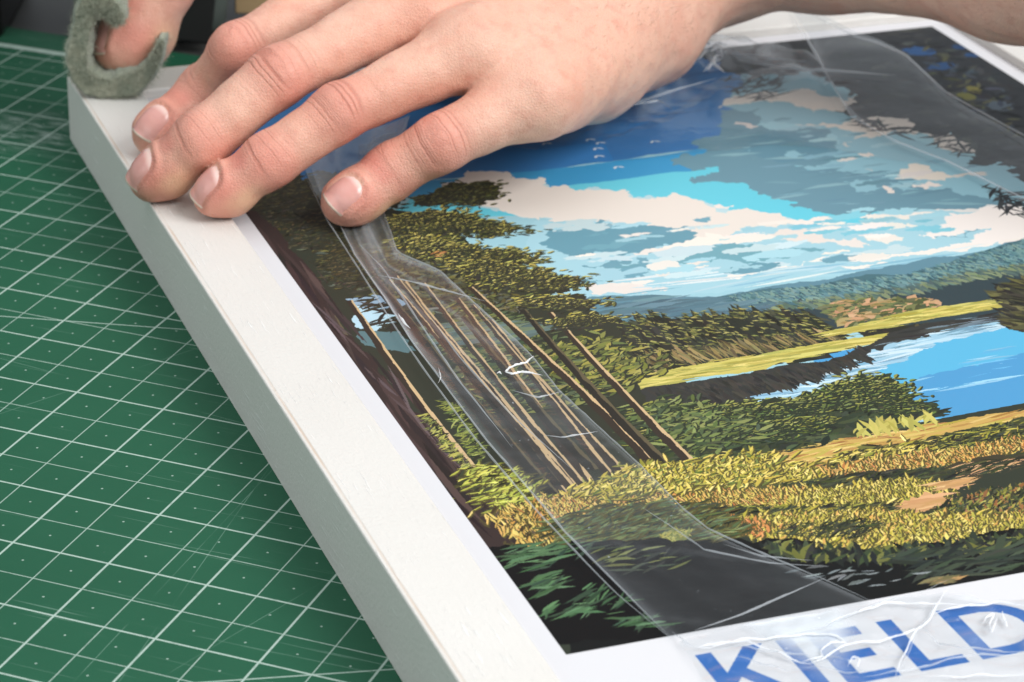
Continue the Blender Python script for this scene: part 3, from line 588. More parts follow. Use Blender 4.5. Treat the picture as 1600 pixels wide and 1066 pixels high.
Do = [(8.0 + 11.6 * math.cos(t_), mid + hh * math.sin(t_)) for t_ in ang_]; Di = [(8.0 + 7.9 * math.cos(t_), mid + (hh - 3.3) * math.sin(t_)) for t_ in ang_[::-1]]
letter(108.3, [box(0, T0, SW, B0), [(0, T0)] + Do[:1] + [(8.0, T0 - 3.3), (0, T0 - 3.3)], [(0, B0 + 3.3), (8.0, B0 + 3.3), (8.0, B0), (0, B0)], Do + Di])
letter(133.2, lE)
Ro = [(6 + 7 * math.cos(t_), T0 - 5.9 + 5.9 * math.sin(t_)) for t_ in ang_]; Ri = [(6 + 3.6 * math.cos(t_), T0 - 5.9 + 2.7 * math.sin(t_)) for t_ in ang_[::-1]]
letter(149.6, [box(0, T0, SW, B0), box(0, T0, 6.1, T0 - 3.2), box(0, T0 - 8.6, 6.1, T0 - 11.8), Ro + Ri, [(4.6, T0 - 11), (8.6, T0 - 11), (14, B0), (9.8, B0)]])

g_ = art.mean(2, keepdims=True); art = g_ + (art - g_) * 0.93                # ink on satin stock
img = bpy.data.images.new('poster_print', IW, IH, alpha=False, float_buffer=False)
buf = np.ones((IH, IW, 4), np.float32); buf[:, :, :3] = np.clip(art, 0, 1)
img.pixels.foreach_set(buf.ravel()); img.update(); img.pack()

pm = NT('satin_poster_paper'); uv = pm.n('ShaderNodeTexCoord').outputs['UV']
tx = pm.n('ShaderNodeTexImage', {'Vector': uv}); tx.image = img; tx.extension = 'EXTEND'
ob = pm.n('ShaderNodeTexCoord').outputs['Object']
pm.p(Base_Color=tx.outputs[0], Roughness=0.42)
pm.b.inputs['Specular IOR Level'].default_value = 0.13
pm.bump(pm.noise(ob, 14, 2), 0.12, 0.002)
n1, n2 = 40, 54
xs_, ys_ = np.linspace(PX0, PX1, n1), np.linspace(PY0, PY1, n2)
V, F, UVs = [], [], []
for j, y in enumerate(ys_):
    for i, x in enumerate(xs_):
        V.append((x, y, PZ)); UVs.append(((x - PX0) / (PX1 - PX0), (y - PY0) / (PY1 - PY0)))
nb = len(V)
for (x, y, z) in list(V): V.append((x, y, z - 0.28))
for (u_, v_) in list(UVs): UVs.append((0.001, 0.001))
for j in range(n2 - 1):
    for i in range(n1 - 1):
        a = j * n1 + i; F.append((a, a + 1, a + n1 + 1, a + n1)); F.append((nb + a, nb + a + n1, nb + a + n1 + 1, nb + a + 1))
rim = [i for i in range(n1)] + [j * n1 + n1 - 1 for j in range(1, n2)] + [(n2 - 1) * n1 + i for i in range(n1 - 2, -1, -1)] + [j * n1 for j in range(n2 - 2, 0, -1)]
for a, b in zip(rim, rim[1:] + rim[:1]): F.append((a, nb + a, nb + b, b))
po = mesh_obj('poster', V, F, pm.m)
ul = po.data.uv_layers.new(name='UVMap')
li = np.empty(len(po.data.loops), np.int32); po.data.loops.foreach_get('vertex_index', li)
ul.data.foreach_set('uv', np.array(UVs, np.float32)[li].ravel())
tag(po, 'printed lake and pine forest landscape poster with blue lettering, set in the white frame', 'poster')
# ------------------------------------------------------------------ the person's hands: one continuous skin per arm, grown from a distance field
def seg(p, a, b):
    a = np.asarray(a, p.dtype); b = np.asarray(b, p.dtype)
    ba = b - a; pa = p - a; t = np.clip((pa @ ba) / max(ba @ ba, 1e-9), 0, 1)
    return t, pa - t[:, None] * ba
def cone(p, a, b, r1, r2, n=None, flat=1.0):
    t, q = seg(p, a, b)
    if n is not None and flat != 1.0:
        qn = q @ np.asarray(n, p.dtype)
        l = np.sqrt(np.maximum((q * q).sum(1) - qn * qn, 0) + (qn / flat) ** 2)
        return (l - (r1 + (r2 - r1) * t)) * min(1.0, flat)
    return np.sqrt((q * q).sum(1)) - (r1 + (r2 - r1) * t)
def smin(a, b, k):
    h = np.clip(0.5 + 0.5 * (b - a) / k, 0, 1)
    return b + (a - b) * h - k * h * (1 - h)
def surface_nets(f, lo, hi, h):
    n = np.ceil((hi - lo) / h).astype(int) + 1
    ax = [lo[i] + np.arange(n[i]) * h for i in range(3)]
    st = 5                                                     # coarse pass, then only the cells near the skin
    cax = [a[::st] for a in ax]
    G = np.stack(np.meshgrid(*cax, indexing='ij'), -1).reshape(-1, 3).astype(np.float32)
    dc = f(G).reshape([len(c) for c in cax])
    near = np.abs(dc) < st * h * 1.75
    D = np.repeat(np.repeat(np.repeat(dc, st, 0), st, 1), st, 2)[:n[0], :n[1], :n[2]].astype(np.float32)
    N = np.repeat(np.repeat(np.repeat(near, st, 0), st, 1), st, 2)[:n[0], :n[1], :n[2]]
    for a_ in range(3): N = N | np.roll(N, 1, a_) | np.roll(N, -1, a_)
    idx = np.argwhere(N)
    for s in range(0, len(idx), 400000):
        q = idx[s:s + 400000]
        D[q[:, 0], q[:, 1], q[:, 2]] = f((lo + q * h).astype(np.float32))
    D[0], D[-1], D[:, 0], D[:, -1], D[:, :, 0], D[:, :, -1] = 9, 9, 9, 9, 9, 9
    I = D < 0
    cnt = np.zeros(np.array(I.shape) - 1, np.int8)
    for dx in (0, 1):
        for dy in (0, 1):
            for dz in (0, 1): cnt += I[dx:I.shape[0] - 1 + dx, dy:I.shape[1] - 1 + dy, dz:I.shape[2] - 1 + dz]
    C = np.argwhere((cnt > 0) & (cnt < 8))
    vid = np.full(cnt.shape, -1, np.int64); vid[C[:, 0], C[:, 1], C[:, 2]] = np.arange(len(C))
    acc = np.zeros((len(C), 3)); num = np.zeros(len(C))
    cr = [(0, 0, 0), (1, 0, 0), (0, 1, 0), (1, 1, 0), (0, 0, 1), (1, 0, 1), (0, 1, 1), (1, 1, 1)]
    for i in range(8):
        for a_ in range(3):
            if cr[i][a_] == 0:
                j = list(cr[i]); j[a_] = 1
                d0 = D[C[:, 0] + cr[i][0], C[:, 1] + cr[i][1], C[:, 2] + cr[i][2]]; d1 = D[C[:, 0] + j[0], C[:, 1] + j[1], C[:, 2] + j[2]]
                m = (d0 < 0) != (d1 < 0)
                t = np.where(m, d0 / np.where(m, d0 - d1, 1), 0)
                pt = np.array(cr[i], float)[None].repeat(len(C), 0); pt[:, a_] += t
                acc += pt * m[:, None]; num += m
    V = lo + (C + acc / num[:, None]) * h
    F = []
    for a_ in range(3):
        b_, c_ = (a_ + 1) % 3, (a_ + 2) % 3
        s0 = [slice(None)] * 3; s1 = [slice(None)] * 3; s0[a_] = slice(0, -1); s1[a_] = slice(1, None)
        E = np.argwhere(I[tuple(s0)] != I[tuple(s1)])
        E = E[(E[:, b_] > 0) & (E[:, c_] > 0) & (E[:, b_] < I.shape[b_] - 1) & (E[:, c_] < I.shape[c_] - 1)]
        def g(db, dc_):
            q = E.copy(); q[:, b_] += db; q[:, c_] += dc_; return vid[q[:, 0], q[:, 1], q[:, 2]]
        Q = np.stack([g(-1, -1), g(0, -1), g(0, 0), g(-1, 0)], 1)
        fl = ~I[E[:, 0], E[:, 1], E[:, 2]]
        Q[fl] = Q[fl][:, ::-1]
        F.append(Q)
    return V, np.concatenate(F)
def grad(f, P, e=0.4):
    g = np.stack([f(P + np.eye(3)[i] * e) - f(P - np.eye(3)[i] * e) for i in range(3)], 1)
    return g / np.maximum(np.linalg.norm(g, axis=1, keepdims=True), 1e-6)
def unit(v): return v / np.linalg.norm(v)

# --- skin and nail materials
sk = NT('skin')
at = lambda n_: sk.n('ShaderNodeAttribute', attribute_name=n_).outputs['Fac']
red, cm, cs, pale = at('red'), at('crease'), at('along'), at('pale')
ob = sk.n('ShaderNodeTexCoord').outputs['Object']
bl = sk.noise(ob, 55, 4, .6); bl2 = sk.noise(ob, 240, 3, .6)
c_ = sk.mix(bl, lin(220, 166, 143), lin(237, 194, 172))
vein = sk.ramp(sk.noise(sk.n('ShaderNodeMapping', {'Vector': ob, 'Rotation': (0, 0, .3), 'Scale': (22, 60, 40)}).outputs[0], 1.0, 3, .55, .8), .45, .7)
c_ = sk.mix(sk.math('MULTIPLY', vein, .45), c_, lin(222, 150, 128))
c_ = sk.mix(sk.math('MULTIPLY', red, sk.math('ADD', .55, sk.math('MULTIPLY', bl, .8)), clamp=True), c_, lin(216, 130, 116))
c_ = sk.mix(sk.math('MULTIPLY', pale, 0.8, clamp=True), c_, lin(232, 192, 154))
c_ = sk.mix(sk.math('MULTIPLY', sk.ramp(bl2, .45, .75), .38), c_, lin(208, 140, 122))
wv = sk.n('ShaderNodeCombineXYZ', {0: sk.math('ADD', sk.math('MULTIPLY', cs, 0.55), sk.math('MULTIPLY', sk.noise(ob, 90, 3), 1.5)), 1: 0.0, 2: 0.0}).outputs[0]
wr = sk.noise(wv, 1.15, 2, .6)
wr = sk.math('MULTIPLY', sk.ramp(wr, .52, .37), cm)                         # transverse folds over the joints
c_ = sk.mix(sk.math('MULTIPLY', wr, .42, clamp=True), c_, lin(160, 84, 66))
c_ = sk.mix(sk.math('MULTIPLY', at('groove'), .34, clamp=True), c_, lin(150, 78, 64))
hp = sk.n('ShaderNodeTexVoronoi', {'Vector': sk.n('ShaderNodeMapping', {'Vector': ob, 'Rotation': (0, 0, .5), 'Scale': (380, 900, 700)}).outputs[0], 'Scale': 1.0}).outputs[0]
pores = sk.math('MULTIPLY', sk.ramp(hp, .22, .05), at('hairy'))
c_ = sk.mix(sk.math('MULTIPLY', pores, .5, clamp=True), c_, lin(150, 88, 66))
sk.p(Base_Color=c_, Roughness=0.44, Subsurface_Weight=0.12, Subsurface_Scale=0.0035)
sk.b.inputs['Subsurface Radius'].default_value = (1.0, 0.35, 0.2)
sk.b.inputs['Specular IOR Level'].default_value = 0.36
vo = sk.n('ShaderNodeTexVoronoi', {'Vector': ob, 'Scale': 1100.0}, feature='DISTANCE_TO_EDGE').outputs[0]
hh_ = sk.math('ADD', sk.math('MULTIPLY', sk.ramp(vo, 0, .25), .22), sk.math('MULTIPLY', bl2, .6))
hh_ = sk.math('SUBTRACT', hh_, sk.math('MULTIPLY', wr, .8))
hh_ = sk.math('SUBTRACT', hh_, sk.math('MULTIPLY', pores, .25))
sk.bump(hh_, 0.6, 0.0006)

nm = NT('fingernail'); al = nm.n('ShaderNodeAttribute', attribute_name='along').outputs['Fac']
ob = nm.n('ShaderNodeTexCoord').outputs['Object']
nc = nm.mix(nm.noise(ob, 160, 3), lin(216, 152, 142), lin(230, 174, 164))
nc = nm.mix(nm.ramp(al, .26, .10), nc, lin(236, 200, 190))                 # lunula
nc = nm.mix(nm.ramp(nm.math('ADD', al, nm.math('MULTIPLY', nm.noise(ob, 300, 2), .05)), .968, .985), nc, lin(234, 210, 192))
nm.p(Base_Color=nc, Roughness=0.24, Subsurface_Weight=0.08, Subsurface_Scale=0.002)
nm.bump(nm.math('ADD', nm.noise(ob, 500, 3), nm.noise(ob, 120, 2)), .3, .0004)

class Finger:
    """polyline tip -> knuckle with radii; dorsal normal gives the nail side"""
    def __init__(s, pts, rad, up, nail=None, roll=0, pitch=20, shift=.62):
        s.shift = shift
        s.P = [np.array(p, float) for p in pts]; s.r = rad; s.up = np.array(up, float); s.nail = nail
        s.S = np.r_[0, np.cumsum([np.linalg.norm(s.P[i + 1] - s.P[i]) for i in range(len(pts) - 1)])]
        a = unit(s.P[0] - s.P[1]); s.a = a; s.n = unit(s.up - a * (s.up @ a)); s.b = np.cross(s.n, a)
        rl, ph = math.radians(roll), math.radians(pitch)
        n1 = unit(s.n * math.cos(rl) + s.b * math.sin(rl)); s.nb = unit(np.cross(n1, a))
        s.na = a * math.cos(ph) - n1 * math.sin(ph); s.nn = n1 * math.cos(ph) + a * math.sin(ph)
    def nrm(s, i):
        a = unit(s.P[i] - s.P[i + 1]); return unit(s.up - a * (s.up @ a))
    def f(s, p):
        Q = np.array(s.P); r = max(s.r) + 14
        m = ((p > Q.min(0) - r) & (p < Q.max(0) + r)).all(1)
        if m.all(): return s.f0(p)
        d = np.full(len(p), 30.0, p.dtype)
        if m.any(): d[m] = s.f0(p[m])
        return d
    def f0(s, p):
        d = None
        for i in range(len(s.P) - 1):
            A, B = s.P[i], s.P[i + 1]; m = (A + B) / 2; n = s.nrm(i); ra, rb = s.r[i], s.r[i + 1]
            rm = (ra + rb) / 2 - (0.10 if i > 0 else -0.15)
            fl = 0.9 if i == 0 else 0.96
            e = np.minimum(cone(p, A, m, ra, rm, n, fl), cone(p, m, B, rm, rb, n, fl))
            d = e if d is None else smin(d, e, 3.0)
        for i in (1, 2):                                      # dorsal knuckle fullness
            if i < len(s.P) - 1:
                c = s.P[i] + s.nrm(i) * (s.r[i] * .16) + unit(s.P[i + 1] - s.P[i]) * 1.5
                d = smin(d, np.sqrt(((p - c) ** 2).sum(1).astype(p.dtype)) - s.r[i] * .63, 5.0)
        # pulp under the tip
        c = s.P[0] - s.n * s.r[0] * .12 - s.a * 3.5
        d = smin(d, np.sqrt(((p - c) ** 2).sum(1)) - s.r[0] * 1.0, 3.0)
        return d
    def nearest(s, p):
        best = np.full(len(p), 1e9); so = np.zeros(len(p)); dor = np.zeros(len(p))
        for i in range(len(s.P) - 1):
            t, q = seg(p, s.P[i], s.P[i + 1]); l = np.sqrt((q * q).sum(1)); m = l < best
            best[m] = l[m]; so[m] = (s.S[i] + t * (s.S[i + 1] - s.S[i]))[m]; dor[m] = ((q @ s.nrm(i)) / np.maximum(l, 1e-6))[m]
        e = p - s.P[0]
        so = np.where((e @ s.a) > 0, -(e @ s.a), so)
        return best, so, dor

def grow_arm(name, fingers, body, lo, hi, h, parent, thumb_k=6.0, hairy=None, floor=None):
    def f(p):
        d = None
        for fi in fingers:
            e = fi.f(p); d = e if d is None else smin(d, e, 0.7)
        return smin(d, body(p), thumb_k)
    if floor is not None:
        f0 = f
        def f(p):
            d = f0(p); e = floor(p[:, 0]) - p[:, 2]; return -smin(-d, -e, 1.2)
    V, F = surface_nets(f, np.array(lo, float), np.array(hi, float), h)
    V = V.astype(np.float32)
    N = grad(f, V); V = V - N * f(V)[:, None] * 0.9           # settle the vertices on the skin
    red = np.zeros(len(V)); cm = np.zeros(len(V)); al = np.zeros(len(V)); pale = np.zeros(len(V)); grv = np.zeros(len(V)); keep = np.ones(len(V)); disp = np.zeros(len(V))
    bd = np.full(len(V), 1e9)
    for fi in fingers:
        d, s_, dor = fi.nearest(V)
        m = (d < bd) & (d < max(fi.r) * 1.5); bd[m] = d[m]
        r_ = 0.85 * np.exp(-((s_ - 2) / 9) ** 2) * (dor < .75) * .8
        k_ = np.zeros(len(V))
        for j, wd_, st_ in ((1, 5.0, .85), (2, 8.0, 1.0)):
            if j < len(fi.S) - 1:
                k_ = np.maximum(k_, st_ * np.exp(-((s_ - fi.S[j] - .5) / wd_) ** 2)); r_ = np.maximum(r_, .55 * np.exp(-((s_ - fi.S[j]) / 8) ** 2))
        r_ = np.maximum(r_, .75 * np.exp(-((s_ - 11) / 5) ** 2) * smooth01(dor * 1.5))
        k_ = k_ * smooth01((dor + .35) / .8)
        red[m] = r_[m]; cm[m] = k_[m]; al[m] = s_[m]
        pale[m] = (np.exp(-((s_ - 6) / 6) ** 2) * smooth01((.15 - dor) / .6) * .8)[m]
        if fi.nail:
            L_, Wn = fi.nail
            e = V - fi.P[0]; u = (e @ fi.na) + L_ * .5 - fi.r[0] * fi.shift; v_ = e @ fi.nb; hn = e @ fi.nn
            el = ((np.abs(u) / (L_ * .5)) ** 3.2 + (np.abs(v_) / (Wn * .5)) ** 3.2) ** (1 / 3.2)
            free = smooth01((u - L_ * .25) / (L_ * .25))
            mk = (hn > 0) & m
            disp[mk] += ((.55 * np.exp(-((el - 1.16) / .13) ** 2) - .25 * smooth01((1.0 - el) / .1)) * (1 - free))[mk]
            grv[mk] = (np.exp(-((el - 1.03) / .06) ** 2) * (1 - free * .6))[mk]; keep[mk] = smooth01((el - 1.15) / .6)[mk]
            red[mk] = np.maximum(red[mk], (.5 * np.exp(-((el - 1.15) / .15) ** 2))[mk])
    d0_ = disp; disp = np.zeros(len(V))
    for q_, (fr2, am) in enumerate(((.16, .35), (.33, .20), (.8, .07))):
        r2 = np.random.default_rng(40 + q_)
        for _ in range(7):
            kv = unit(r2.normal(size=3)) * fr2 * r2.uniform(.6, 1.5); disp = disp + am / 2.6 * np.sin(V @ kv + r2.uniform(0, 6.28))
    disp = d0_ + disp * keep
    V = V + N * disp[:, None]
    o = big_mesh(name, V, F, sk.m, parent)
    hr = hairy(V) if hairy else np.zeros(len(V))
    for n_, v_ in (('red', red), ('crease', cm), ('along', al), ('pale', pale), ('hairy', hr), ('groove', grv)):
        a_ = o.data.attributes.new(n_, 'FLOAT', 'POINT'); a_.data.foreach_set('value', v_.astype(np.float32))
    for fi in fingers:
        if not fi.nail: continue
        L_, Wn = fi.nail; nu, nv = 26, 22; P, A, Fn = [], [], []
        for i in range(nu):
            for j in range(nv):
                u = -1 + 2 * i / (nu - 1); v_ = -1 + 2 * j / (nv - 1)
                # rounded outline: narrower at the cuticle, bowed at the free edge
                half = Wn * .5 * (1 - .30 * max(0, -u) ** 3.0 - .10 * max(0, u) ** 4)
                uu = u * L_ * .5 - (v_ * v_) * (L_ * .10 if u > 0 else -L_ * .12) * abs(u)
                P.append(fi.P[0] + fi.na * (uu - L_ * .5 + fi.r[0] * fi.shift) + fi.nb * v_ * half); A.append((u + 1) / 2)
        P = np.array(P); A = np.array(A); T_ = P + fi.nn * fi.r[0] * 2.2
        for _ in range(40): T_ = T_ - fi.nn * (fi.f(T_)[:, None] * .8)
        vv = np.tile(np.linspace(-1, 1, nv), nu); uu = np.repeat(np.linspace(-1, 1, nu), nv)
        # flatten the plate towards the tip so the free edge stands off the pulp
        hgt = (T_ - fi.P[0]) @ fi.nn; ctr = hgt.reshape(nu, nv)[:nu // 2].max()
        lift = np.where(uu > .2, np.maximum(0, (ctr - .9 - (uu - .2) * 1.3 - np.abs(vv) ** 2.2 * Wn * .26) - hgt) * .85, 0)
        off = .22 - 1.0 * np.abs(vv) ** 6 * (uu < .8) - 2.0 * np.maximum(0, -uu - .55) ** 1.5
        T_ = T_ + fi.nn * (off + lift)[:, None]
        Bt = T_ - fi.nn * .55
        Vn = np.r_[T_, Bt]; q = nu * nv
        for i in range(nu - 1):
            for j in range(nv - 1):
                a = i * nv + j; Fn.append((a, a + 1, a + nv + 1, a + nv)); Fn.append((q + a, q + a + nv, q + a + nv + 1, q + a + 1))
        rim = list(range(nv)) + [i * nv + nv - 1 for i in range(1, nu)] + [(nu - 1) * nv + j for j in range(nv - 2, -1, -1)] + [i * nv for i in range(nu - 2, 0, -1)]
        for a, b in zip(rim, rim[1:] + rim[:1]): Fn.append((a, q + a, q + b, b))
        on = mesh_obj('fingernail', Vn, Fn, nm.m, o, True)
        bmx = bmesh.new(); bmx.from_mesh(on.data); bmesh.ops.recalc_face_normals(bmx, faces=bmx.faces); bmx.to_mesh(on.data); bmx.free()
        a_ = on.data.attributes.new('along', 'FLOAT', 'POINT'); a_.data.foreach_set('value', np.r_[A, A].astype(np.float32))
    return o

person = empty('person', (150, -90, 40))
tag(person, 'bare hands of a person, one spread on the frame, one thumb pressing the grey felt', 'person')

UP = (0.05, 0.05, 1)
def J(u, v, z): return U(u, v, z)
FT = H + 0.05
pinky = Finger([J(542, 313, PZ + 8.0), J(612, 270, 32), J(684, 225, 41), J(838, 150, 50)], [7.3, 7.7, 8.2, 10.8], (-.05, -.15, 1), (11.2, 10.0), 26, 5, .84)
ring = Finger([J(342, 302, FT + 7.0), J(419, 254, 37.5), J(527, 177, 49), J(737, 76, 61)], [7.6, 7.9, 8.2, 10.6], (.0, .12, 1), (12.0, 10.8), 28, 6, .84)
middle = Finger([J(243, 275, FT + 7.3), J(313, 222, 39.5), J(432, 122, 55), J(655, 8, 68)], [8.0, 8.3, 8.6, 11.0], (.0, .10, 1), (12.4, 11.4), 32, 4, .80)
index = Finger([J(244, 207, FT + 6.9), J(318, 142, 38), J(368, 78, 53), J(590, -48, 69)], [7.4, 7.7, 8.0, 11.0], (-.05, .15, 1), (12.0, 10.6), 30, 4, .76)
Wr = J(1100, -70, 62)
fing = [pinky, ring, middle, index]
carp = [J(1010, 30, 52), J(1010, -20, 62), J(1010, -70, 68), J(990, -110, 66)]
hyp = [J(838, 152, 46), J(925, 112, 43), J(1010, 56, 46), J(1062, 0, 52)]
arm1, arm2, arm3 = J(1290, -104, 72), J(1600, -104, 86), J(1950, -90, 100)
arm3 = arm2 + (arm3 - arm2) * 1.45
wb = np.array([-.25, -.2, 1.0])
th = [J(960, 10, 40), J(800, 52, 36), J(690, 92, 30), J(632, 106, 27)]
def left_body(p):
    d = None
    for fi, c, r2 in zip(fing, carp, (13, 14, 14, 14)):
        e = cone(p, fi.P[3], c, fi.r[3] + .5, r2); d = e if d is None else smin(d, e, 11)
    for a, b, r1, r2 in ((hyp[0], hyp[1], 11.5, 13.5), (hyp[1], hyp[2], 13.5, 13.5), (hyp[2], hyp[3], 13.5, 14)): d = smin(d, cone(p, a, b, r1, r2), 10)
    for i in (1, 2, 3): d = smin(d, cone(p, fing[i].P[3] - np.array([-14, 0, 9]), carp[i] - np.array([0, 0, 9]), 11, 14), 8)
    for c in carp: d = smin(d, cone(p, c, Wr, 14, 17), 9)
    for s_ in (-1, 1):
        o_ = np.array([-1.5, -2.5, 9.0]) * s_
        d = smin(d, cone(p, Wr + o_ * .5, arm1 + o_, 14.5, 15), 16); d = smin(d, cone(p, arm1 + o_, arm2 + o_ * 1.3, 15, 19), 12); d = smin(d, cone(p, arm2 + o_ * 1.3, arm3 + o_ * 1.2, 19, 27), 20)
    # extensor tendons fanning to the knuckles
    for fi, rr in ((ring, 2.2), (middle, 2.6), (index, 2.4)):
        a = fi.P[3] + np.array([2, 0, fi.r[3] - .8]); b = Wr + np.array([-14, 0, 14.0]); d = smin(d, cone(p, a, b, rr, 1.2), 6)
    # thumb folded under, beyond the palm
    for a, b, r1, r2 in ((th[0], th[1], 15, 12), (th[1], th[2], 11.5, 9.5), (th[2], th[3], 9.5, 8)): d = smin(d, cone(p, a, b, r1, r2), 6)
    return d
allp = np.array([q for fi in fing for q in fi.P] + carp + hyp + th + [Wr, arm1, arm2, arm3])
lo = allp.min(0) - 26; hi = allp.max(0) + 26; hi[2] = allp[:, 2].max() + 32; lo[2] = PZ - 2; hi[0] = arm3[0] + 6
def hair_mask(V):
    t, q = seg(V, ring.P[3], arm2); return smooth01((V[:, 0] - 95) / 40) * smooth01((V[:, 2] - 38) / 14)
left = grow_arm('left_arm', fing, left_body, lo, hi, 0.9, person, 7.0, hair_mask, lambda x: np.where(x < -1.2, 0, np.where(x < W + 1, H + .03, PZ + 1.2)).astype(x.dtype))
# fine hairs on the back of the hand and the forearm
hrn = np.random.default_rng(8); me = left.data
co = np.empty(len(me.vertices) * 3, np.float32); me.vertices.foreach_get('co', co); co = co.reshape(-1, 3) / MM
no = np.empty(len(me.vertices) * 3, np.float32); me.vertices.foreach_get('normal', no); no = no.reshape(-1, 3)
pr = smooth01((co[:, 0] - 112) / 60) * (no[:, 2] > -.3) * (co[:, 2] > 36); pick = hrn.choice(len(co), 1500, p=pr / pr.sum())
Vh, Fh = [], []
for q in pick:
    n_ = no[q]; d_ = unit(np.array([-.45, -.75, -.15]) + hrn.normal(size=3) * .25); d_ = unit(d_ - n_ * (d_ @ n_) + n_ * .28); L_ = hrn.uniform(2.5, 6); s_ = unit(np.cross(d_, n_)) * .035
    a_ = co[q]; b_ = a_ + d_ * L_ * .6 + n_ * .15; c2_ = a_ + d_ * L_; k_ = len(Vh)
    Vh += [a_ - s_, a_ + s_, b_ + s_ * .7, b_ - s_ * .7, c2_]; Fh += [(k_, k_ + 1, k_ + 2, k_ + 3), (k_ + 3, k_ + 2, k_ + 4)]
hm_ = NT('body_hair'); hm_.p(Base_Color=lin(120, 78, 52), Roughness=.5)
ho = mesh_obj('hair', Vh, Fh, hm_.m, left); ho['kind'] = 'stuff'
left['label'] = 'left hand spread over the frame corner and the film'
# --- the other hand: thumb pushing the felt down on the corner, fist above
VH = unit(np.array([RC[2][0], RC[2][1], 0.0]))                  # level direction away from the viewer
Q0 = U(161, 155, H)                                             # foot of the felt on the corner of the frame
def PLN(u, v, depth=0.0):
    """pixel ray meeting the upright plane through the felt's near edge, pushed back by depth mm"""
    d = RC.T @ np.array([(u - 800) / FPX, (v - 533) / FPX, 1.0])
    t = ((Q0 - CAM) @ VH + depth) / (d @ VH); return CAM + t * d
tt = PLN(199, 64, 15)
ip = tt + np.array([12, 4, 21.0]); mc = ip + np.array([15, 9, 26.0]); cmc = mc + np.array([34, 24, 26.0])
thumb = Finger([tt, ip, mc], [12.4, 13.4, 13.6], (-1, -.15, -.1), (15, 14), 0, 8, .55)
kn = [mc + np.array(v) for v in ((-6, 42, 36), (4, 56, 30), (16, 68, 22), (28, 76, 12))]
wr2 = cmc + np.array([62, 46, 14.0]); el2 = wr2 + np.array([190, 40, 40.0])
fist = []
for i, k0 in enumerate(kn):
    dn = np.array([-.35, -.35, -.55]); L0 = (40, 43, 40, 32)[i]
    p1 = k0 + unit(np.array([-.9, -.15, -.25])) * L0; p2 = p1 + unit(np.array([.25, -.5, -.6])) * L0 * .58; p3 = p2 + unit(np.array([.9, -.2, .2])) * L0 * .42
    fist.append(Finger([p3, p2, p1, k0], [7.6, 8.3, 9.2, 11], (-.4, .3, .8), None))
def right_body(p):
    d = cone(p, mc, cmc, 12.5, 16)
    for k0 in kn:
        d = smin(d, cone(p, k0, cmc + (wr2 - cmc) * .35, 11, 14), 10)
    d = smin(d, cone(p, cmc, wr2, 17, 20), 10); d = smin(d, cone(p, kn[0], mc + (cmc - mc) * .4, 11, 13), 10)
    return smin(d, cone(p, wr2, el2, 20, 30), 10)
allp = np.array([q for fi in fist for q in fi.P] + [tt, ip, mc, cmc, wr2, el2])
right = grow_arm('right_arm', [thumb] + fist, right_body, allp.min(0) - 26, allp.max(0) + [2, 34, 34], 1.3, person, 6.0)
right['label'] = 'right hand with its thumb inside the curled felt'
# ------------------------------------------------------------------ grey felt pad curled round the thumb
fe = NT('grey_felt'); ob = fe.n('ShaderNodeTexCoord').outputs['Object']
e_ = fe.n('ShaderNodeAttribute', attribute_name='cut').outputs['Fac']
f1 = fe.noise(ob, 2200, 4, .7); f2 = fe.noise(ob, 260, 3)
fc = fe.mix(f1, lin(128, 138, 122), lin(156, 164, 146))
fc = fe.mix(fe.math('MULTIPLY', e_, fe.ramp(f2, .3, .65)), fc, fe.mix(f1, lin(172, 174, 154), lin(200, 200, 180)))
fe.p(Base_Color=fc, Roughness=.95); fe.b.inputs['Specular IOR Level'].default_value = .1
fe.b.inputs['Sheen Weight'].default_value = .4
fe.bump(fe.math('ADD', f1, fe.noise(ob, 5000, 3)), .5, .0008)
cpx = [(186, 38), (180, 24), (166, 10), (148, 4), (134, 22), (125, 62), (120, 96), (131, 126), (161, 138), (197, 134), (227, 117), (245, 90), (252, 64)]
cth = [3.4, 6.8, 9.0, 9.6, 8.8, 8.0, 8.2, 9.2, 9.4, 8.4, 6.4, 4.0, 2.2]
C3 = np.array([PLN(u, v) for u, v in cpx])
rgt = np.array([RC[0][0], RC[0][1], 0]); rgt = unit(rgt - VH * (rgt @ VH))
c2 = np.stack([(C3 - Q0) @ rgt, C3[:, 2]], 1)
tq = np.linspace(0, len(cpx) - 1, 130); k0 = np.arange(len(cpx))
def spl(y):                                     # Catmull-Rom
    out = []
    for t_ in tq:
        i = min(int(t_), len(y) - 2); u = t_ - i; p0, p1, p2, p3 = y[max(i - 1, 0)], y[i], y[i + 1], y[min(i + 2, len(y) - 1)]
        out.append(.5 * ((2 * p1) + (-p0 + p2) * u + (2 * p0 - 5 * p1 + 4 * p2 - p3) * u * u + (-p0 + 3 * p1 - 3 * p2 + p3) * u ** 3))
    return np.array(out)
rw = np.random.default_rng(5); cth = list(np.array(cth) * rw.uniform(.88, 1.1, len(cth)))
cx, cz, ct = spl(c2[:, 0]), spl(c2[:, 1]), np.maximum(spl(np.array(cth)), 1.2)
tg = np.stack([np.gradient(cx), np.gradient(cz)], 1); tg /= np.linalg.norm(tg, axis=1, keepdims=True); nr = np.stack([-tg[:, 1], tg[:, 0]], 1)
rr_ = np.random.default_rng(3)
DEP, nd, nt = 34.0, 26, 10
V, cut, F = [], [], []
ring_n = 2 * nd + 2 * nt
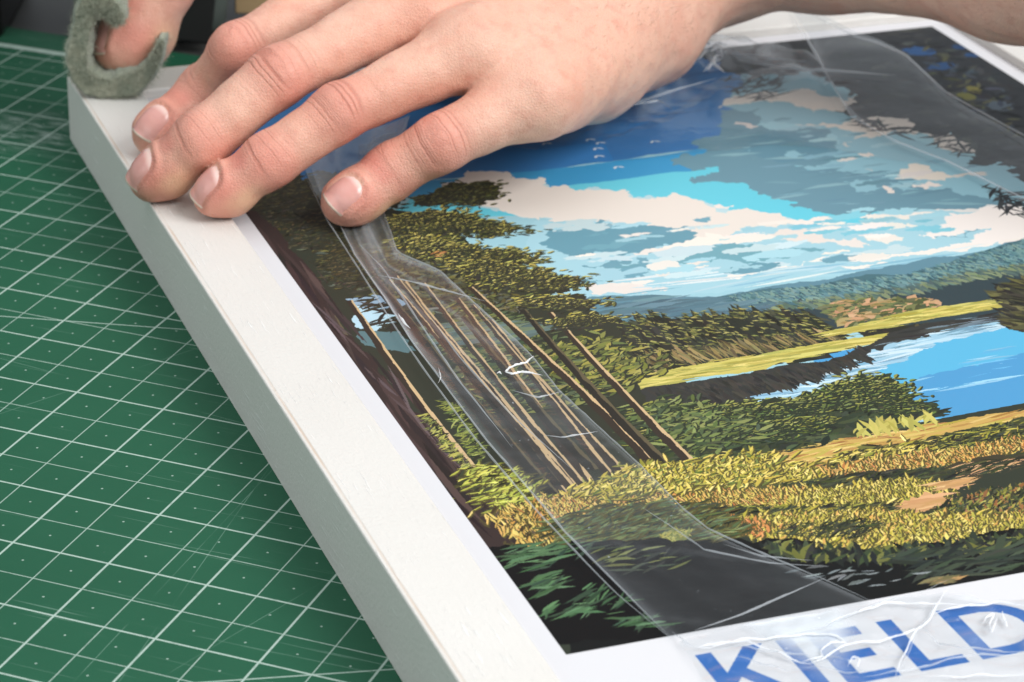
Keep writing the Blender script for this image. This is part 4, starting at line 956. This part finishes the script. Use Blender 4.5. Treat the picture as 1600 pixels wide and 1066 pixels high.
for i in range(len(cx)):
    loop = [(-.5, a / nd) for a in range(nd)] + [(-.5 + a / nt, 1.0) for a in range(nt)] + [(.5, 1 - a / nd) for a in range(nd)] + [(.5 - a / nt, 0.0) for a in range(nt)]
    for (s_, d_) in loop:
        rd = (1 - .3 * (abs(s_) * 2) ** 4 * (d_ < .04)) * (1 + .07 * math.sin(i * .33 + d_ * 9) + .05 * math.sin(i * .9 - d_ * 14))
        o_ = nr[i] * s_ * ct[i] * rd + rr_.normal(size=2) * .05
        dp = d_ * DEP + rr_.normal() * (.22 if d_ < .02 else .08)
        p = Q0 + rgt * (cx[i] + o_[0]) + VH * dp
        V.append((p[0], p[1], max(cz[i] + o_[1], H + .1 if p[0] > -1 else 0))); cut.append(1.0 if d_ < .03 else max(0, .5 - d_ * 8))
for i in range(len(cx) - 1):
    for j in range(ring_n):
        a, b = i * ring_n + j, i * ring_n + (j + 1) % ring_n; F.append((a, b, b + ring_n, a + ring_n))
F.append(tuple(range(ring_n))[::-1]); F.append(tuple((len(cx) - 1) * ring_n + j for j in range(ring_n)))
felt = mesh_obj('felt_pad', V, F, fe.m, None, True)
bmx = bmesh.new(); bmx.from_mesh(felt.data); bmesh.ops.recalc_face_normals(bmx, faces=bmx.faces); bmx.to_mesh(felt.data); bmx.free()
a_ = felt.data.attributes.new('cut', 'FLOAT', 'POINT'); a_.data.foreach_set('value', cut)
tag(felt, 'thick grey felt pad curled round the thumb on the far corner of the frame', 'felt pad')
# loose fibres of the cut edge and nap
me = felt.data; Vf, Ff = [], []
vn = np.array([v.normal[:] for v in me.vertices]); vc = np.array(V)
sel = rr_.choice(len(vc), 15000, p=(np.array(cut) * 2.2 + .35) / (np.array(cut) * 2.2 + .35).sum())
for q in sel:
    d_ = unit(vn[q] + rr_.normal(size=3) * .7); s_ = unit(np.cross(d_, rr_.normal(size=3))) * .045; L_ = rr_.uniform(.8, 2.4); k_ = len(Vf); c0 = vc[q] + rr_.normal(size=3) * .3; bd = rr_.normal(size=3) * .4
    Vf += [c0 - s_, c0 + s_, c0 + d_ * L_ * .6 + bd * .5 + s_ * .7, c0 + d_ * L_ * .6 + bd * .5 - s_ * .7, c0 + d_ * L_ + bd]; Ff += [(k_, k_ + 1, k_ + 2, k_ + 3), (k_ + 3, k_ + 2, k_ + 4)]
fb = NT('felt_fibre'); fb.p(Base_Color=fb.mix(fb.noise(fb.n('ShaderNodeTexCoord').outputs['Object'], 300, 3), lin(132, 140, 124), lin(194, 196, 176)), Roughness=.9)
fo = mesh_obj('fibres', Vf, Ff, fb.m, felt); fo['kind'] = 'stuff'
# ------------------------------------------------------------------ clear plastic film, slit and folded back over the print
fr_ = np.random.default_rng(11)
fi_ = NT('clear_film'); t_ = fi_.t
ob = fi_.n('ShaderNodeTexCoord').outputs['Object']; hz = fi_.n('ShaderNodeAttribute', attribute_name='milky_glare').outputs['Fac']  # film haze with pale glare painted into the diffuse share
st_ = fi_.noise(fi_.n('ShaderNodeMapping', {'Vector': ob, 'Rotation': (0, 0, -.25), 'Scale': (26, 160, 60)}).outputs[0], 1.0, 4, .6, .6)
wr_ = fi_.noise(ob, 60, 3, .5, 1.0)
bp = fi_.n('ShaderNodeBump', {'Height': fi_.math('ADD', fi_.math('MULTIPLY', wr_, .8), fi_.math('MULTIPLY', st_, .25)), 'Strength': .12, 'Distance': .004})
fz = fi_.n('ShaderNodeLayerWeight', {'Blend': .5, 'Normal': bp.outputs[0]})          # facing term is the same from both sides of the film
fz = fi_.math('ADD', .05, fi_.math('MULTIPLY', .95, fi_.math('POWER', fz.outputs['Facing'], 4.5)))
gl_ = fi_.n('ShaderNodeBsdfGlossy', {'Color': (1, 1, 1, 1), 'Roughness': .10, 'Normal': bp.outputs[0]})
tr_ = fi_.n('ShaderNodeBsdfTransparent', {'Color': (.955, .965, .97, 1)})
df_ = fi_.n('ShaderNodeBsdfDiffuse', {'Color': (.80, .86, .91, 1)})
m1 = fi_.n('ShaderNodeMixShader', {0: fi_.math('MULTIPLY', fz, .7), 1: tr_.outputs[0], 2: gl_.outputs[0]})
dust_ = fi_.math('MULTIPLY', fi_.ramp(fi_.noise(ob, 700, 2), .74, .78), .35)
scr = fi_.math('MULTIPLY', fi_.ramp(st_, .55, .8), .04)
hzf = fi_.math('ADD', fi_.math('MULTIPLY', hz, fi_.math('ADD', .55, fi_.math('MULTIPLY', wr_, .9))), fi_.math('ADD', dust_, fi_.math('MULTIPLY', scr, fi_.math('ADD', .3, hz))), clamp=True)
m2 = fi_.n('ShaderNodeMixShader', {0: hzf, 1: m1.outputs[0], 2: df_.outputs[0]})
t_.links.new(m2.outputs[0], fi_.out.inputs[0])
cm_ = NT('film_crease_glint')                                        # fold lines coloured white to stand in for glints on the film
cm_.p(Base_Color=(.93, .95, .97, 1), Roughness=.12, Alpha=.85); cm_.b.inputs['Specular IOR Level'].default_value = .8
cs_ = NT('film_fold_glint'); cs_.p(Base_Color=(.75, .80, .84, 1), Roughness=.15, Alpha=.40); cs_.b.inputs['Specular IOR Level'].default_value = .8  # paler ribbon colour for light caught along softer folds and film edges

film = empty('plastic_film', (120, -220, PZ))
tag(film, 'clear crinkled plastic film lying slit open and folded over the poster', 'plastic film')
def resample(pts, n, z=0.0):
    P = np.array([U(u, v, PZ + z)[:2] for u, v in pts]); s = np.r_[0, np.cumsum(np.linalg.norm(np.diff(P, axis=0), axis=1))]; t = np.linspace(0, s[-1], n)
    return np.stack([np.interp(t, s, P[:, 0]), np.interp(t, s, P[:, 1])], 1)
_vn = {}
def vnoise(X, Y, sc_, seed):
    if (sc_, seed) not in _vn:
        r = np.random.default_rng(seed); _vn[sc_, seed] = [(r.uniform(0, math.pi), sc_ * r.uniform(.6, 1.7), r.uniform(0, 6.28)) for _ in range(9)]
    return sum(np.sin((X * math.cos(a) + Y * math.sin(a)) * k_ + c) for a, k_, c in _vn[sc_, seed]) / 3
def sheet(Lp, Rp, nu, nv, zf, milky_glare, zo=1.0, name='sheet'):
    """ruled patch between two edge lines given as photo points on the print plane"""
    A, B = resample(Lp, nv, zo), resample(Rp, nv, zo)
    u = np.linspace(0, 1, nu)[None, :] + np.zeros((nv, 1)); v = np.linspace(0, 1, nv)[:, None] + np.zeros((1, nu))
    X = A[:, 0:1] * (1 - u) + B[:, 0:1] * u; Y = A[:, 1:2] * (1 - u) + B[:, 1:2] * u
    V = np.stack([X, Y, PZ + np.maximum(.25, zf(X, Y, u, v))], -1).reshape(-1, 3); mk = (milky_glare(X, Y, u, v) + 0 * X).ravel()
    a = (np.arange(nv - 1)[:, None] * nu + np.arange(nu - 1)[None, :]).ravel()
    o = big_mesh(name, V, np.stack([a, a + 1, a + nu + 1, a + nu], 1), fi_.m, film, True)
    a_ = o.data.attributes.new('milky_glare', 'FLOAT', 'POINT'); a_.data.foreach_set('value', mk.astype(np.float32))
    return o
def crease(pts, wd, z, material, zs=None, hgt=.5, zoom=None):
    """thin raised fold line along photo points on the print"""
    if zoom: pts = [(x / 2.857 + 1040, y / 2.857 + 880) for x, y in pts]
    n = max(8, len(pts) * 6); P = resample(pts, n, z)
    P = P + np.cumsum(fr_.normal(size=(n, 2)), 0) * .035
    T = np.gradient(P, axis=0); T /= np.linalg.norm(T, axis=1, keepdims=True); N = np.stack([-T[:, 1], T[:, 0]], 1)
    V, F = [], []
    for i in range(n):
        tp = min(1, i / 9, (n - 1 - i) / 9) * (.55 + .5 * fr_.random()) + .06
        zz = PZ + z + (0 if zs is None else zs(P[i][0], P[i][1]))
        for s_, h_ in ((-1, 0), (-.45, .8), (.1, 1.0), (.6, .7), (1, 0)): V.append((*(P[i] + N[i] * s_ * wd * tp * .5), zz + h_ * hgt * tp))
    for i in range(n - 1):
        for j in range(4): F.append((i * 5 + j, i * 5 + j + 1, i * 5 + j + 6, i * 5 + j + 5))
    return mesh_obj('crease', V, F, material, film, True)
ridge = lambda x, s: np.exp(-(x / s) ** 2)

# folded strip running from the fingers down to the lettering
L1 = [(466, 240), (490, 300), (530, 350), (555, 400), (600, 465), (640, 530), (700, 610), (760, 690), (830, 770), (880, 830), (950, 900), (1045, 995)]
R1 = [(640, 180), (600, 330), (622, 395), (690, 425), (760, 490), (830, 553), (876, 612), (935, 668), (1000, 728), (1070, 800), (1110, 830), (1200, 870), (1285, 905), (1362, 940)]
def z1(x, y, u, v):
    w_ = 1.3 * ridge(u, .10) + 1.0 * ridge(u - .28 - .1 * np.sin(v * 7), .07) + .9 * ridge(u - .55 + .15 * np.sin(v * 5 + 1), .08) + .7 * ridge(u - 1, .08)
    return .5 + (w_ * .6 + .12 * vnoise(x, y, .2, 5)) * (1 - .7 * v)
def k1(x, y, u, v):  # haze, plus painted glare: pale top, streaks and bright edges
    top = smooth01((.45 - v) / .3)
    st = np.maximum(0, np.sin(u * 19 + 2.5 * np.sin(v * 7) + 1)) ** 5 * .09 * smooth01((.75 - v) / .4) + .022 * smooth01(vnoise(x * .8 + y * 1.4, y * .1, .5, 33) - .5)
    pat = .05 * smooth01(vnoise(x, y, .07, 31) * 1.6 - .4) * (v > .2)
    edge_ = ridge(u, .045) * (.07 + .25 * ridge(v - .38, .14)) + ridge(u - 1, .03) * .08
    return .006 + .26 * top * (.6 + .4 * np.sin(u * 9 + v * 14)) * (u > .05) + st + pat * .45 * (v < .7) + .030 * smooth01(vnoise(x * .5 + y, x * .15, .22, 36) - .55) * (v > .55) + .003 * smooth01((v - .66) / .2) + edge_ + .008 * np.maximum(0, vnoise(x, y, .22, 8))
sheet(L1, R1, 46, 130, z1, k1)
# flap on the right, folded over itself
L2 = [(1232, 20), (1262, 62), (1298, 126), (1330, 182), (1400, 222), (1480, 252), (1560, 292), (1660, 340)]
R2 = [(1262, 20), (1330, 55), (1372, 68), (1415, 86), (1480, 146), (1540, 180), (1600, 212), (1680, 262)]
sheet(L2, R2, 40, 70, lambda x, y, u, v: 1.6 + 3.0 * smooth01(1 - v * 1.4) + .7 * np.sin(u * 3.1) + .2 * vnoise(x, y, .2, 3), lambda x, y, u, v: .006 + .05 * ridge(u - 1, .09) + .05 * np.maximum(0, vnoise(x * .5, y, .15, 4)) * smooth01(1.2 - v) + .06 * ridge(u, .10), 2.5)
# gathered film under the heel of the hand
L3 = [(560, 235), (640, 215), (760, 210), (900, 190), (1000, 130), (1068, 84), (1112, 62), (1160, 68), (1240, 88), (1282, 104)]
R3 = [(560, 262), (660, 240), (800, 235), (930, 222), (1040, 190), (1110, 150), (1150, 128), (1210, 122), (1260, 124), (1300, 132)]
def z3(x, y, u, v):
    c = np.hypot(x - 206, (y + 46)) / 14
    return .8 + 3.6 * ridge(u - .25 + .1 * np.sin(v * 9), .14) + 2.2 * ridge(u - .6 + .12 * np.sin(v * 13), .10) + 4.5 * np.exp(-c * c) * (1 + .4 * vnoise(x, y, .55, 9)) + .7 * vnoise(x, y, .45, 2)
sheet(L3, R3, 44, 150, z3, lambda x, y, u, v: (.02 + .14 * np.maximum(0, vnoise(x, y, .35, 6)) + .10 * smooth01((v - .74) / .1)) * smooth01((1 - u) / .35))
# thin veil over the sky between hand and flap
L4 = [(940, 215), (1040, 180), (1130, 118), (1240, 95), (1300, 128), (1330, 182)]
R4 = [(960, 250), (1080, 240), (1200, 225), (1300, 230), (1400, 250), (1470, 256)]
sheet(L4, R4, 30, 50, lambda x, y, u, v: .6 + .35 * vnoise(x, y, .12, 12), lambda x, y, u, v: .014 * smooth01((1 - u) / .5))
# crackled film over the lettering
L5 = [(1060, 1004), (1120, 984), (1240, 962), (1362, 942), (1420, 930), (1472, 926), (1540, 938), (1640, 930)]
R5 = [(1120, 1090), (1200, 1110), (1300, 1110), (1400, 1110), (1480, 1110), (1560, 1110), (1640, 1110), (1760, 1110)]
def z5(x, y, u, v): return .5 + .9 * np.abs(vnoise(x, y, .22, 21)) + .35 * vnoise(x, y, .7, 22)
sheet(L5, R5, 60, 110, z5, lambda x, y, u, v: .012 + .55 * smooth01(vnoise(x, y, .12, 23) - .15) + .08 * np.maximum(0, vnoise(x, y, .3, 24)) + .05 * ridge(u, .04))
zl = lambda x, y: z5(x, y, 0, 0)
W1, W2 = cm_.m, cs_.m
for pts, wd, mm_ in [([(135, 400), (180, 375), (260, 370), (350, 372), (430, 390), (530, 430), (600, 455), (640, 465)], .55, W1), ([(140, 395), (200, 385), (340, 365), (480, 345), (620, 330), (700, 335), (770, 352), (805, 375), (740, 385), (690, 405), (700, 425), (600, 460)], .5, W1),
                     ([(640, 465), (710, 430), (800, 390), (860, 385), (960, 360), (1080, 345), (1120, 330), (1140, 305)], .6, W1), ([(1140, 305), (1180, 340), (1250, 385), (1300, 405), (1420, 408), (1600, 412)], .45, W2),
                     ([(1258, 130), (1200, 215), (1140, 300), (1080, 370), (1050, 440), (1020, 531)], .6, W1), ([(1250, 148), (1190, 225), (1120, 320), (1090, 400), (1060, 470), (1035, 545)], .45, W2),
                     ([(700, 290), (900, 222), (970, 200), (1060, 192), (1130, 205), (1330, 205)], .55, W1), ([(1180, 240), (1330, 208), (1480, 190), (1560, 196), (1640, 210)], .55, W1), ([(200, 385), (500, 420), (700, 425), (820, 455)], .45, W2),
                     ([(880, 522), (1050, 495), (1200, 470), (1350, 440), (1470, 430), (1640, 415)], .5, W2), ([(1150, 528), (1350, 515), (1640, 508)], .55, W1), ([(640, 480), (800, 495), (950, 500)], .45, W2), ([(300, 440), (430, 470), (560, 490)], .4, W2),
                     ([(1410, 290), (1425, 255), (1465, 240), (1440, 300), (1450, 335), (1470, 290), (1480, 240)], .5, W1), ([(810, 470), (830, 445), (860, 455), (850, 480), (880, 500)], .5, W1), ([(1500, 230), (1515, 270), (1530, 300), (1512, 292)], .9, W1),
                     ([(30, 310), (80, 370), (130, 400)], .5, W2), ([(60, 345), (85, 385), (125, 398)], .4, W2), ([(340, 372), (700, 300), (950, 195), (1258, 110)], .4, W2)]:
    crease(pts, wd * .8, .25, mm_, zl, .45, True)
# fold lines of the strip and the flap
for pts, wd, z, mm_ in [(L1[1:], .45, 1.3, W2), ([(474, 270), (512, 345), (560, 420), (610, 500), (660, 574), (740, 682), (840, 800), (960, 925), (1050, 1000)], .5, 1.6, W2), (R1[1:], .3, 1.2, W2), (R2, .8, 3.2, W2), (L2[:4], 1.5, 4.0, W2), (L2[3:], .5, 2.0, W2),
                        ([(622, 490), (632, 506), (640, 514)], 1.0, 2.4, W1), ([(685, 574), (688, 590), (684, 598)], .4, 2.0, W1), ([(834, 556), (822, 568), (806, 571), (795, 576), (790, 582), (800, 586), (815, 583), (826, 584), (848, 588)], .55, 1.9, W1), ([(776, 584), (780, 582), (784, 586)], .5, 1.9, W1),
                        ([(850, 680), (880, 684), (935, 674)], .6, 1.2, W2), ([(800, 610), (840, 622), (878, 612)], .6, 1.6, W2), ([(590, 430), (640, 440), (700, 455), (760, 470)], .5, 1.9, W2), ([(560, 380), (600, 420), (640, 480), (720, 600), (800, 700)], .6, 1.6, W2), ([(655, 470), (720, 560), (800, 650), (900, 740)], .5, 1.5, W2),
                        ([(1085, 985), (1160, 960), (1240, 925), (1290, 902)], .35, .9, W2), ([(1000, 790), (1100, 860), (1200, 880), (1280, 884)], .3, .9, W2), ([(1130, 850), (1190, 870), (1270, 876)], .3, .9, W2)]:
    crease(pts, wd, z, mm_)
# crushed knot of film beside the wrist
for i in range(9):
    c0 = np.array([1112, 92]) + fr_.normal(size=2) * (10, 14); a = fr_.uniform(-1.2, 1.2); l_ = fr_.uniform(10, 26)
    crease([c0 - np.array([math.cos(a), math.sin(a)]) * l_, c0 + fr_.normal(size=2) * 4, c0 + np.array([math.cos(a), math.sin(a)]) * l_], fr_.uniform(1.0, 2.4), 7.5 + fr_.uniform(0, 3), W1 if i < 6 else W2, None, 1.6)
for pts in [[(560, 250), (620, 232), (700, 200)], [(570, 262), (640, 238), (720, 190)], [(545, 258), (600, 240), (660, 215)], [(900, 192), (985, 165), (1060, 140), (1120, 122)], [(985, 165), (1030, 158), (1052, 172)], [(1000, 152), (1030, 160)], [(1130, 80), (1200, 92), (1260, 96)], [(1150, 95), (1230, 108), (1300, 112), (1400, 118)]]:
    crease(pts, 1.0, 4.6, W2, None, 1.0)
# ------------------------------------------------------------------ things standing behind the mat
def block(name, base, size, rz, material, parent=None, bev=4, taper=0.0):
    bm = bmesh.new(); bmesh.ops.create_cube(bm, size=1.0)
    for v in bm.verts:
        k_ = 1 - taper * (v.co.z + .5)
        v.co = Vector((v.co.x * size[0] * k_, v.co.y * size[1] * k_, (v.co.z + .5) * size[2])) * MM
    bmesh.ops.bevel(bm, geom=list(bm.edges), offset=bev * MM, segments=3, affect='EDGES', profile=.6)
    me = bpy.data.meshes.new(name); bm.to_mesh(me); bm.free(); me.materials.append(material)
    me.polygons.foreach_set('use_smooth', [True] * len(me.polygons))
    o = bpy.data.objects.new(name, me); col.objects.link(o)
    o.location = [c * MM for c in base]; o.rotation_euler = (0, 0, rz)
    if parent: o.parent = parent
    return o
blk = plain('black_plastic', lin(22, 23, 24), .45, 40, .3); gry = plain('grey_green_canvas', lin(80, 90, 85), .85, 120, .35, .5)
strap_m = plain('black_webbing', lin(20, 22, 22), .7, 200, .3); card = plain('kraft_card', lin(206, 178, 134), .8, 30, .15); dkg = plain('dark_grey_plastic', lin(84, 84, 80), .6, 60, .2)
TB = -3.2
box_ = empty('storage_box', (-46, 160, TB)); tag(box_, 'black plastic storage box behind the mat at the left edge', 'storage box')
b_ = block('body', (-46, 160, TB), (118, 70, 92), -.35, blk, None, 5, .04); b_.parent = box_; b_.location = (0, 0, 0)
l_ = block('lid', (0, 0, 93), (126, 78, 14), -.35, blk, None, 4); l_.parent = box_; l_.location = (0, 0, 93 * MM)
bag = empty('tool_bag', (55, 112, 0.2)); tag(bag, 'dark grey-green canvas tool bag with black strap behind the frame', 'bag')
b_ = block('body', (0, 0, 0), (56, 56, 78), -.30, gry, None, 12, .08); b_.parent = bag; b_.location = (0, 0, 0)
cfl = block('flap', (0, 0, 0), (54, 56, 20), -.30, gry, None, 8); cfl.parent = bag; cfl.location = (0, 0, 68 * MM)
stp = block('strap', (0, 0, 0), (13, 3.5, 80), -.30, strap_m, None, 1.2); stp.parent = bag; stp.location = (.0065, -.0315, .001); stp.rotation_euler = (-0.02, .12, -.30)
cb = block('cardboard_sheet', (97, 108, .1), (24, 4, 70), -.35, card, None, .8)
tag(cb, 'upright tan cardboard sheet behind the index finger', 'cardboard')
pn = block('grey_panel', (124, 101, .1), (28, 8, 70), -.35, dkg, None, 2)
tag(pn, 'grey-brown upright panel next to the tan cardboard', 'panel')
